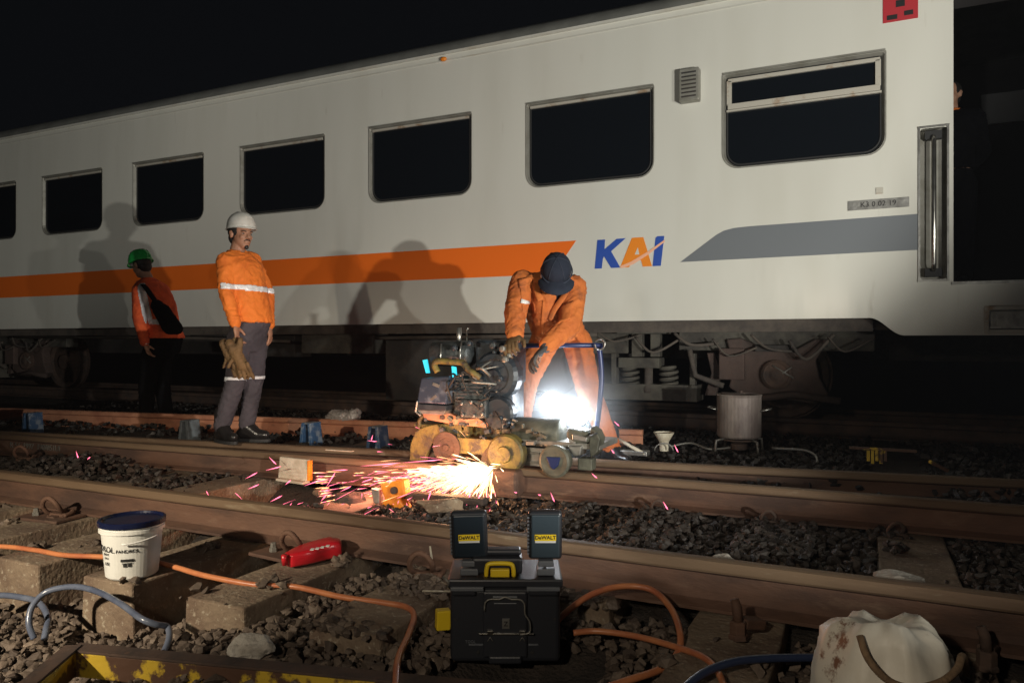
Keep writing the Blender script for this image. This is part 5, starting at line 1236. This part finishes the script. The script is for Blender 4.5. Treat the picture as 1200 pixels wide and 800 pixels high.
for i in range(N - 1):
    for k in range(n): a = i * n + k; b2 = i * n + (k + 1) % n; fs.append((a, b2, b2 + n, a + n))
fs += [tuple(range(n - 1, -1, -1)), tuple((N - 1) * n + k for k in range(n))]
MB().add(vs, fs).build('cover_shell', 'red_pl', e, bevel=.004, smooth=True, world=True)
for (u, v) in ((366, 637), (372, 636), (378, 634.5), (384, 633)):
    p = G(u, v + 5, .09)
    MB().box(p + Vector((0, 0, -.004)), (.014, .022, .003), rot=(0, 0, .5)).build('cover_marking', 'paper', e, world=True)
MB().tube([G(333, 650, .06), G(334, 661, .02)], .012, 8).build('cover_nozzle', 'red_pl', e, smooth=True, world=True)

# ------------------------------------------------------------------ black tool case with twin work light
cp = Q(592, 768, 2.25); cp.z = -.075
tc = empty('tool_case', cp, YAW, 'black plastic tool case with yellow latch and twin lamp heads', 'tool case')
k_ = 2.27 / F
b = MB(); b.box((0, .10, .116), (.334, .20, .226)); cb = b.build('case_body', 'case', tc, bevel=.014, bseg=3)
b = MB(); b.box((0, .10, .243), (.350, .212, .026)); b.box((-.125, -.006, .218), (.075, .012, .022)); b.box((.115, -.006, .218), (.09, .012, .022)); b.build('case_rim', 'case', tc, bevel=.006)
b = MB()
for x in (-.115, .115): b.box((x, -.008, .229), (.10, .012, .012))
b.box((0, -.009, .205), (.075, .010, .006)); b.box((0, -.006, .185), (.07, .008, .004)); b.build('rim_step', 'case2', tc, bevel=.002)
b = MB(); b.box((0, -.003, .12), (.135, .012, .20)); b.box((0, -.006, .016), (.10, .02, .024)); b.build('front_panel', 'case', tc, bevel=.006)
b = MB(); hp = [(-.062, -.016, .165), (-.060, -.016, .190), (-.045, -.016, .200), (-.018, -.016, .200), (0, -.016, .207), (.02, -.016, .200), (.045, -.016, .199), (.058, -.016, .185), (.060, -.016, .155), (.073, -.016, .135), (.076, -.016, .110), (.070, -.016, .098), (.045, -.016, .094)]
b.tube(smooth_path(hp, 3), .0028, 6); b.build('wire_loop', 'steel_dull', tc, smooth=True)
b = MB(); b.box((.004, -.012, .094), (.165, .006, .005)); b.box((-.045, -.012, .100), (.018, .008, .010)); b.box((.052, -.012, .100), (.018, .008, .010)); b.build('latch_rail', 'chrome', tc, bevel=.001)
b = MB(); b.box((.002, -.011, .125), (.022, .004, .030)); b.build('badge', 'steel', tc)
text('Z', .02, Matrix.Translation((.002, -.0145, .125)) @ FACE, 'blk', tc)
for x in (-.045, .052):
    b = MB(); b.tube([(x - .008, -.011, .072), (x, -.011, .084), (x + .008, -.011, .072)], .0018, 6); b.build('latch_pin', 'steel_dull', tc, smooth=True)
for x in (-.085, .085): MB().box((x, -.001, .058), (.05 if x < 0 else .03, .004, .004)).build('moulded_line', 'case2', tc)
text('TOOL', .012, Matrix.Translation((-.105, -.001, .066)) @ FACE, 'case2', tc)
b = MB()
for (x, z) in ((-.15, .135), (.15, .135), (-.082, .035), (.082, .035), (-.035, .21), (.06, .21)): b.lathe([(.005, 0), (.005, .003)], 10, Matrix.Translation((x, .0, z)) @ Matrix.Rotation(PI / 2, 4, 'X'))
b.build('rivet', 'rubber', tc)
b = MB(); b.box((-.025, .075, .285), (.155, .09, .05)); b.box((-.025, .085, .318), (.15, .05, .018)); b.build('handle_block', 'case', tc, bevel=.008)
b = MB(); b.tube(smooth_path([(-.058, .02, .258), (-.056, .018, .285), (-.045, .018, .297), (.012, .018, .297), (.024, .018, .285), (.026, .02, .258)], 4), .007, 8); b.build('latch_bail', 'yellow', tc, smooth=True)
MB().box((-.016, .018, .270), (.058, .02, .024)).build('yellow_latch', 'yellow', tc, bevel=.003)
b = MB()
for x in (-.11, .125): b.box((x, .05, .268), (.055, .05, .020)); b.box((x, .045, .292), (.048, .03, .018)); 
b.build('lamp_bracket', 'case2', tc, bevel=.003)
for x, m, (w, h), tilt in ((-.112, 'lamp_back', (.112, .150), -.03), (.124, 'lamp_back_sheen', (.104, .152), .0)):
    hm = Matrix.Translation((x, .055, .374)) @ Matrix.Rotation(.10, 4, 'X') @ Matrix.Rotation(tilt, 4, 'Y')
    hd = empty('lamp_head', (0, 0, 0)); hd.parent = tc; hd.matrix_local = hm
    MB().box((0, .012, 0), (w, .036, h)).build('lamp_frame', 'case', hd, bevel=.010, bseg=3)
    MB().box((0, -.008, 0), (w - .016, .008, h - .016)).build('lamp_back', m, hd, bevel=.004)
    MB().box((0, .031, 0), (w - .02, .004, h - .02)).build('lamp_panel', 'led_dim', hd)
    text('DeWALT', .0160, Matrix.Translation((0, -.0135, -.003)) @ FACE, 'blk', hd, extrude=.0004, bold=.0004)
    MB().box((0, -.0125, -.003), (.066, .0015, .020)).build('yellow_label', 'yellow', hd)
    MB().box((0, -.0125, -.0165), (.064, .0015, .006)).build('white_label', 'paper', hd)
    b = MB()
    for k in range(11): b.box((-w / 2 - .001, .010, -h / 2 + .018 + k * .0115), (.006, .026, .005))
    b.build('cooling_rib', 'case2', hd)
    MB().tube([(0, .01, -h / 2 + .002), (0, .005, -h / 2 - .022)], .006, 8).build('lamp_neck', 'steel_dull', hd, smooth=True)
    wp = tc.matrix_world @ (hm @ Vector((0, .045, 0)))
    spot('lamp_beam', wp, wp + FWD * 3 + UP * .35 + RGT * (x * 1.5 + .2), 3.5 if x > 0 else 3, 118, WARM, .045, .6)
b = MB(); b.tube([(-.166, .02, .22), (-.173, .0, .235), (-.170, -.01, .25), (-.19, .0, .262)], .004, 6); b.build('loose_wire', 'steel_dull', tc, smooth=True)
o = MB().box((0, 0, 0), (.045, .035, .062)).build('yellow_block', 'yellow', bevel=.004, label='small yellow block behind the left edge of the tool case', cat='block'); o.location = Q(519, 725, 2.36); o.rotation_euler = (0, .03, YAW + .3)
o = MB().tube([Q(495, 692, 2.6), Q(528, 692.5, 2.55)], .003, 6).build('thin_rod', 'board', label='thin pale rod left of the tool case', cat='rod')
o = MB().tube([Q(504, 640, 2.85), Q(506, 655, 2.8)], .004, 6).build('weed_stalk', 'board', label='short dry stalk standing in front of the front rail', cat='stalk')

# ------------------------------------------------------------------ hoses
def hose(name, pts, r, m, label): 
    return MB().tube(smooth_path(pts, 8), r, 12).build(name, m, smooth=True, label=label, cat='hose')
hose('orange_hose', [G(-60, 642, .012), G(0, 640, .012), G(40, 644, .012), G(75, 650, .012), G(120, 652, .014), G(165, 655, .014), G(205, 664, .012), G(240, 674, .012), G(300, 685, .0), G(345, 687, .0), G(400, 699, -.005), G(450, 706, .0), G(476, 711, .0), G(485, 722, -.01), G(478, 745, -.02), G(466, 775, -.02), G(463, 830, -.03)], .0105, 'hose_or', 'orange rubber hose running from the left edge to below the tool case')
hose('orange_hose', [G(640, 742, -.03), G(660, 720, .01), G(690, 698, .05), G(725, 687, .07), G(762, 690, .07), G(786, 712, .05), G(797, 742, .02), G(794, 765, -.01), G(775, 783, -.03), G(735, 797, -.03), G(690, 812, -.04)], .0105, 'hose_or', 'orange hose rising in a big loop right of the tool case')
hose('orange_hose', [G(672, 741, -.02), G(700, 739, -.015), G(745, 745, -.01), G(790, 757, .0), G(825, 770, .015), G(842, 788, .015), G(852, 815, .01)], .0095, 'hose_or', 'lower straight orange hose crossing the sleeper at the bottom right')
hose('blue_hose', [G(795, 812, .02), G(825, 788, .035), G(860, 775, .04), G(900, 771, .03), G(945, 770, .02), G(985, 770, .01)], .011, 'hose_bl', 'dark blue hose coming out from behind the dirty white sack')
hose('grey_hose', [G(-40, 700, -.08), G(0, 697, -.08), G(28, 700, -.08), G(46, 706, -.08), G(56, 722, -.10), G(54, 738, -.12), G(52, 748, -.14)], .0115, 'hose_gr', 'short grey-blue hose end entering at the left edge')
hose('grey_hose', [G(40, 748, -.14), G(34, 730, -.09), G(38, 710, -.04), G(55, 693, .0), G(85, 687, .02), G(112, 692, .02), G(140, 706, .01), G(165, 724, -.01), G(182, 731, -.03), G(196, 734, -.05), G(198, 748, -.07), G(190, 768, -.10)], .0105, 'hose_gr', 'grey-blue hose arched in front of the sleeper under the bucket')

# ------------------------------------------------------------------ rusty yellow steel frame in the corner
fp = G(86, 757, -.02); fe = empty('rail_trolley', (fp.x, fp.y, -.14), 0, 'rusty steel trolley frame with worn yellow paint in the bottom left corner', 'trolley')
fa = G(600, 806, -.02); dirf = (fa - fp); dirf.z = 0; dirf.normalize(); perp = Vector((dirf.y, -dirf.x, 0))
q2 = G(20, 812, -.02)
def beam(p, q, name, w=.055, h=.07):
    d = (q - p); L = d.length; a = math.atan2(d.y, d.x); c = (p + q) / 2
    b = MB(); b.box((0, 0, 0), (L, w, .007)); top = b.build(name, 'rust_dark', fe, bevel=.001); top.location = Vector((c.x, c.y, -.022)) - fe.location; top.rotation_euler = (0, 0, a)
    b = MB(); b.box((0, 0, 0), (L - .004, .007, h)); s_ = b.build(name + '_web', 'yellow_worn', fe, bevel=.001); off = Vector((math.sin(a), -math.cos(a), 0)) * (w / 2 - .006)
    s_.location = Vector((c.x, c.y, -.028 - h / 2)) + off - fe.location; s_.rotation_euler = (0, 0, a)
beam(fp, fa + dirf * .4, 'front_beam'); 
v_ = (q2 - fp); b0 = fp + v_.normalized() * .0
d = v_; L = d.length; a = math.atan2(d.y, d.x)
b = MB(); b.box((0, 0, 0), (L, .05, .007)); o = b.build('side_beam', 'rust_dark', fe, bevel=.001); c = (fp + q2) / 2; o.location = Vector((c.x, c.y, -.018)) - fe.location; o.rotation_euler = (0, 0, a)
b = MB(); b.box((0, 0, 0), (L, .007, .07)); o = b.build('side_beam_web', 'yellow_worn', fe, bevel=.001); off = Vector((-math.sin(a), math.cos(a), 0)) * .02; o.location = Vector((c.x, c.y, -.06)) + off - fe.location; o.rotation_euler = (0, 0, a)

# ------------------------------------------------------------------ dirty white sack with rope handle
sc0 = Q(1036, 790, 1.78); se_ = empty('plastic_sack', (sc0.x, sc0.y, -.075), YAW, 'dirty white crumpled plastic container with rope handle at the bottom right', 'container')
b = MB(); vs = []; fs = []; n = 48; prof = [(.001, 0), (.135, 0), (.155, .03), (.168, .10), (.170, .18), (.160, .245), (.140, .285), (.110, .305), (.06, .300), (.001, .288)]
b.lathe(prof, n); me = b.mesh('sack'); bm = bmesh.new(); bm.from_mesh(me); bmesh.ops.remove_doubles(bm, verts=bm.verts, dist=.0005); bmesh.ops.subdivide_edges(bm, edges=bm.edges, cuts=1, use_grid_fill=True); bmesh.ops.recalc_face_normals(bm, faces=bm.faces)
for v in bm.verts:
    c = v.co.copy(); a = math.atan2(c.y, c.x); r = math.hypot(c.x, c.y); k = sstep(.03, .25, c.z)
    fold = (abs(noise.noise(Vector((math.cos(a) * 1.2 + 4, math.sin(a) * 1.2, c.z * 3.5)))) ** .7) * .045 * k
    f2 = noise.noise(c * 14) * .010
    cr = 1 - 2 * abs(noise.noise(Vector((c.x * 9 + 3, c.y * 9, c.z * 7)))); cr2 = 1 - 2 * abs(noise.noise(Vector((c.x * 19, c.y * 19 + 4, c.z * 15)))); f2 += k * (.008 * cr + .005 * cr2 - .006)
    sc_ = 1 - (fold / max(r, .05)) + f2 / max(r, .05); v.co.x *= sc_; v.co.y *= sc_
    v.co.z += k * (.014 * cr - .007 + .018 * noise.noise(Vector((c.x * 8, c.y * 8, 2))) + .02 * math.cos(a * 1 + 1.9) * (r / .16))
bm.to_mesh(me); bm.free(); link(me, 'container_body', 'sack', se_, smooth=True)
b = MB(); b.tube(smooth_path([(-.105, -.10, .31), (-.10, -.13, .27), (-.07, -.155, .235), (-.02, -.165, .222), (.04, -.162, .232), (.09, -.14, .25), (.125, -.10, .262), (.155, -.06, .24), (.168, -.05, .20)], 6), .0085, 8); b.build('rope_handle', 'rope', se_, smooth=True)

# ------------------------------------------------------------------ smoke / night haze
hz = MB(); hz.box((-5.9, 4.4, 1.55), (19.5, 11.0, 5.4)); o = hz.build('haze', 'rubber', kind='stuff', label='thin dusty smoke hanging over the work site')
hm_ = bpy.data.materials.new('haze'); hm_.use_nodes = True; n_, l_ = nt(hm_); n_.remove(n_['Principled BSDF'])
pv = n_.new('ShaderNodeVolumePrincipled'); pv.inputs['Density'].default_value = .0014; pv.inputs['Color'].default_value = (.85, .9, 1, 1); pv.inputs['Anisotropy'].default_value = .3
l_.new(pv.outputs[0], n_['Material Output'].inputs['Volume']); o.data.materials.clear(); o.data.materials.append(hm_)

# smoke round the lit lamp, its core thickened to imitate lens glare
pc = P(660, 476, 4.25)
me = MB().ell((0, 0, 0), (1, 1, 1), None, 24, 14).mesh('smoke'); o = bpy.data.objects.new('glare_smoke', me); COL.objects.link(o)
o.location = pc; o.scale = (.60, .42, .50); tag(o, 'bluish smoke round the blazing work lamp, thickened to imitate its glare', 'smoke', kind='stuff')
m = bpy.data.materials.new('glare smoke'); m.use_nodes = True; n_, l_ = nt(m); n_.remove(n_['Principled BSDF'])
tc_ = n_.new('ShaderNodeTexCoord'); ln = n_.new('ShaderNodeVectorMath'); ln.operation = 'LENGTH'; l_.new(tc_.outputs['Object'], ln.inputs[0])
mr = n_.new('ShaderNodeMapRange'); mr.inputs[1].default_value = 0; mr.inputs[2].default_value = 1; mr.inputs[3].default_value = 1; mr.inputs[4].default_value = 0
l_.new(ln.outputs['Value'], mr.inputs[0]); pw_ = n_.new('ShaderNodeMath'); pw_.operation = 'POWER'; pw_.inputs[1].default_value = 3.2; l_.new(mr.outputs[0], pw_.inputs[0])
ml_ = n_.new('ShaderNodeMath'); ml_.operation = 'MULTIPLY'; ml_.inputs[1].default_value = 8.5; l_.new(pw_.outputs[0], ml_.inputs[0])
pv = n_.new('ShaderNodeVolumePrincipled'); pv.inputs['Color'].default_value = (.85, .92, 1, 1); l_.new(ml_.outputs[0], pv.inputs['Density'])
l_.new(pv.outputs[0], n_['Material Output'].inputs['Volume']); me.materials.append(m)

# pieces that stand apart become parts of their own
def split_loose(o):
    me = o.data; nv = len(me.vertices); par = list(range(nv))
    def fd(a):
        while par[a] != a: par[a] = par[par[a]]; a = par[a]
        return a
    for p in me.polygons:
        vs = p.vertices; r0 = fd(vs[0])
        for v in vs[1:]: par[fd(v)] = r0
    groups = {}
    for p in me.polygons: groups.setdefault(fd(p.vertices[0]), []).append(p)
    if len(groups) < 2: return
    for root, polys in groups.items():
        idx = {}; vs = []; fs = []
        for p in polys:
            f = []
            for v in p.vertices:
                if v not in idx: idx[v] = len(vs); vs.append(me.vertices[v].co[:])
                f.append(idx[v])
            fs.append(f)
        m2 = bpy.data.meshes.new(me.name); m2.from_pydata(vs, [], fs); m2.polygons.foreach_set('use_smooth', [p.use_smooth for p in polys]); m2.update()
        for mm in me.materials: m2.materials.append(mm)
        c = o.copy(); c.data = m2; COL.objects.link(c)
    bpy.data.objects.remove(o)
SPL = {'handle_post', 'wheel_guard', 'lamp_bracket', 'vent_louvre', 'connector_tag', 'cooling_fin', 'cover_bolt', 'cleaner_clamp', 'notice_print', 'bolster', 'spring_plank',
       'side_frame', 'rivet', 'rim_step', 'gauge_tooth', 'small_fitting', 'control_cable', 'cooling_rib', 'brace_leg', 'cable_tie', 'cyan_paint', 'housing_rib', 'bright_lever',
       'bright_cover', 'end_bracket', 'brake_pipe', 'collar', 'carriage_top', 'carriage_beam', 'engine_block', 'engine_cowl', 'plate_face', 'handrail_bracket', 'far_wall', 'underframe', 'sole_bar', 'tank_sticker', 'tank_skirt', 'door_reveal', 'step_tread', 'gutter', 'recess_trim', 'step_frame', 'ventilator_frame'}
for o in list(SC.objects):
    if o.type == 'MESH' and o.name.split('.')[0] in SPL: split_loose(o)
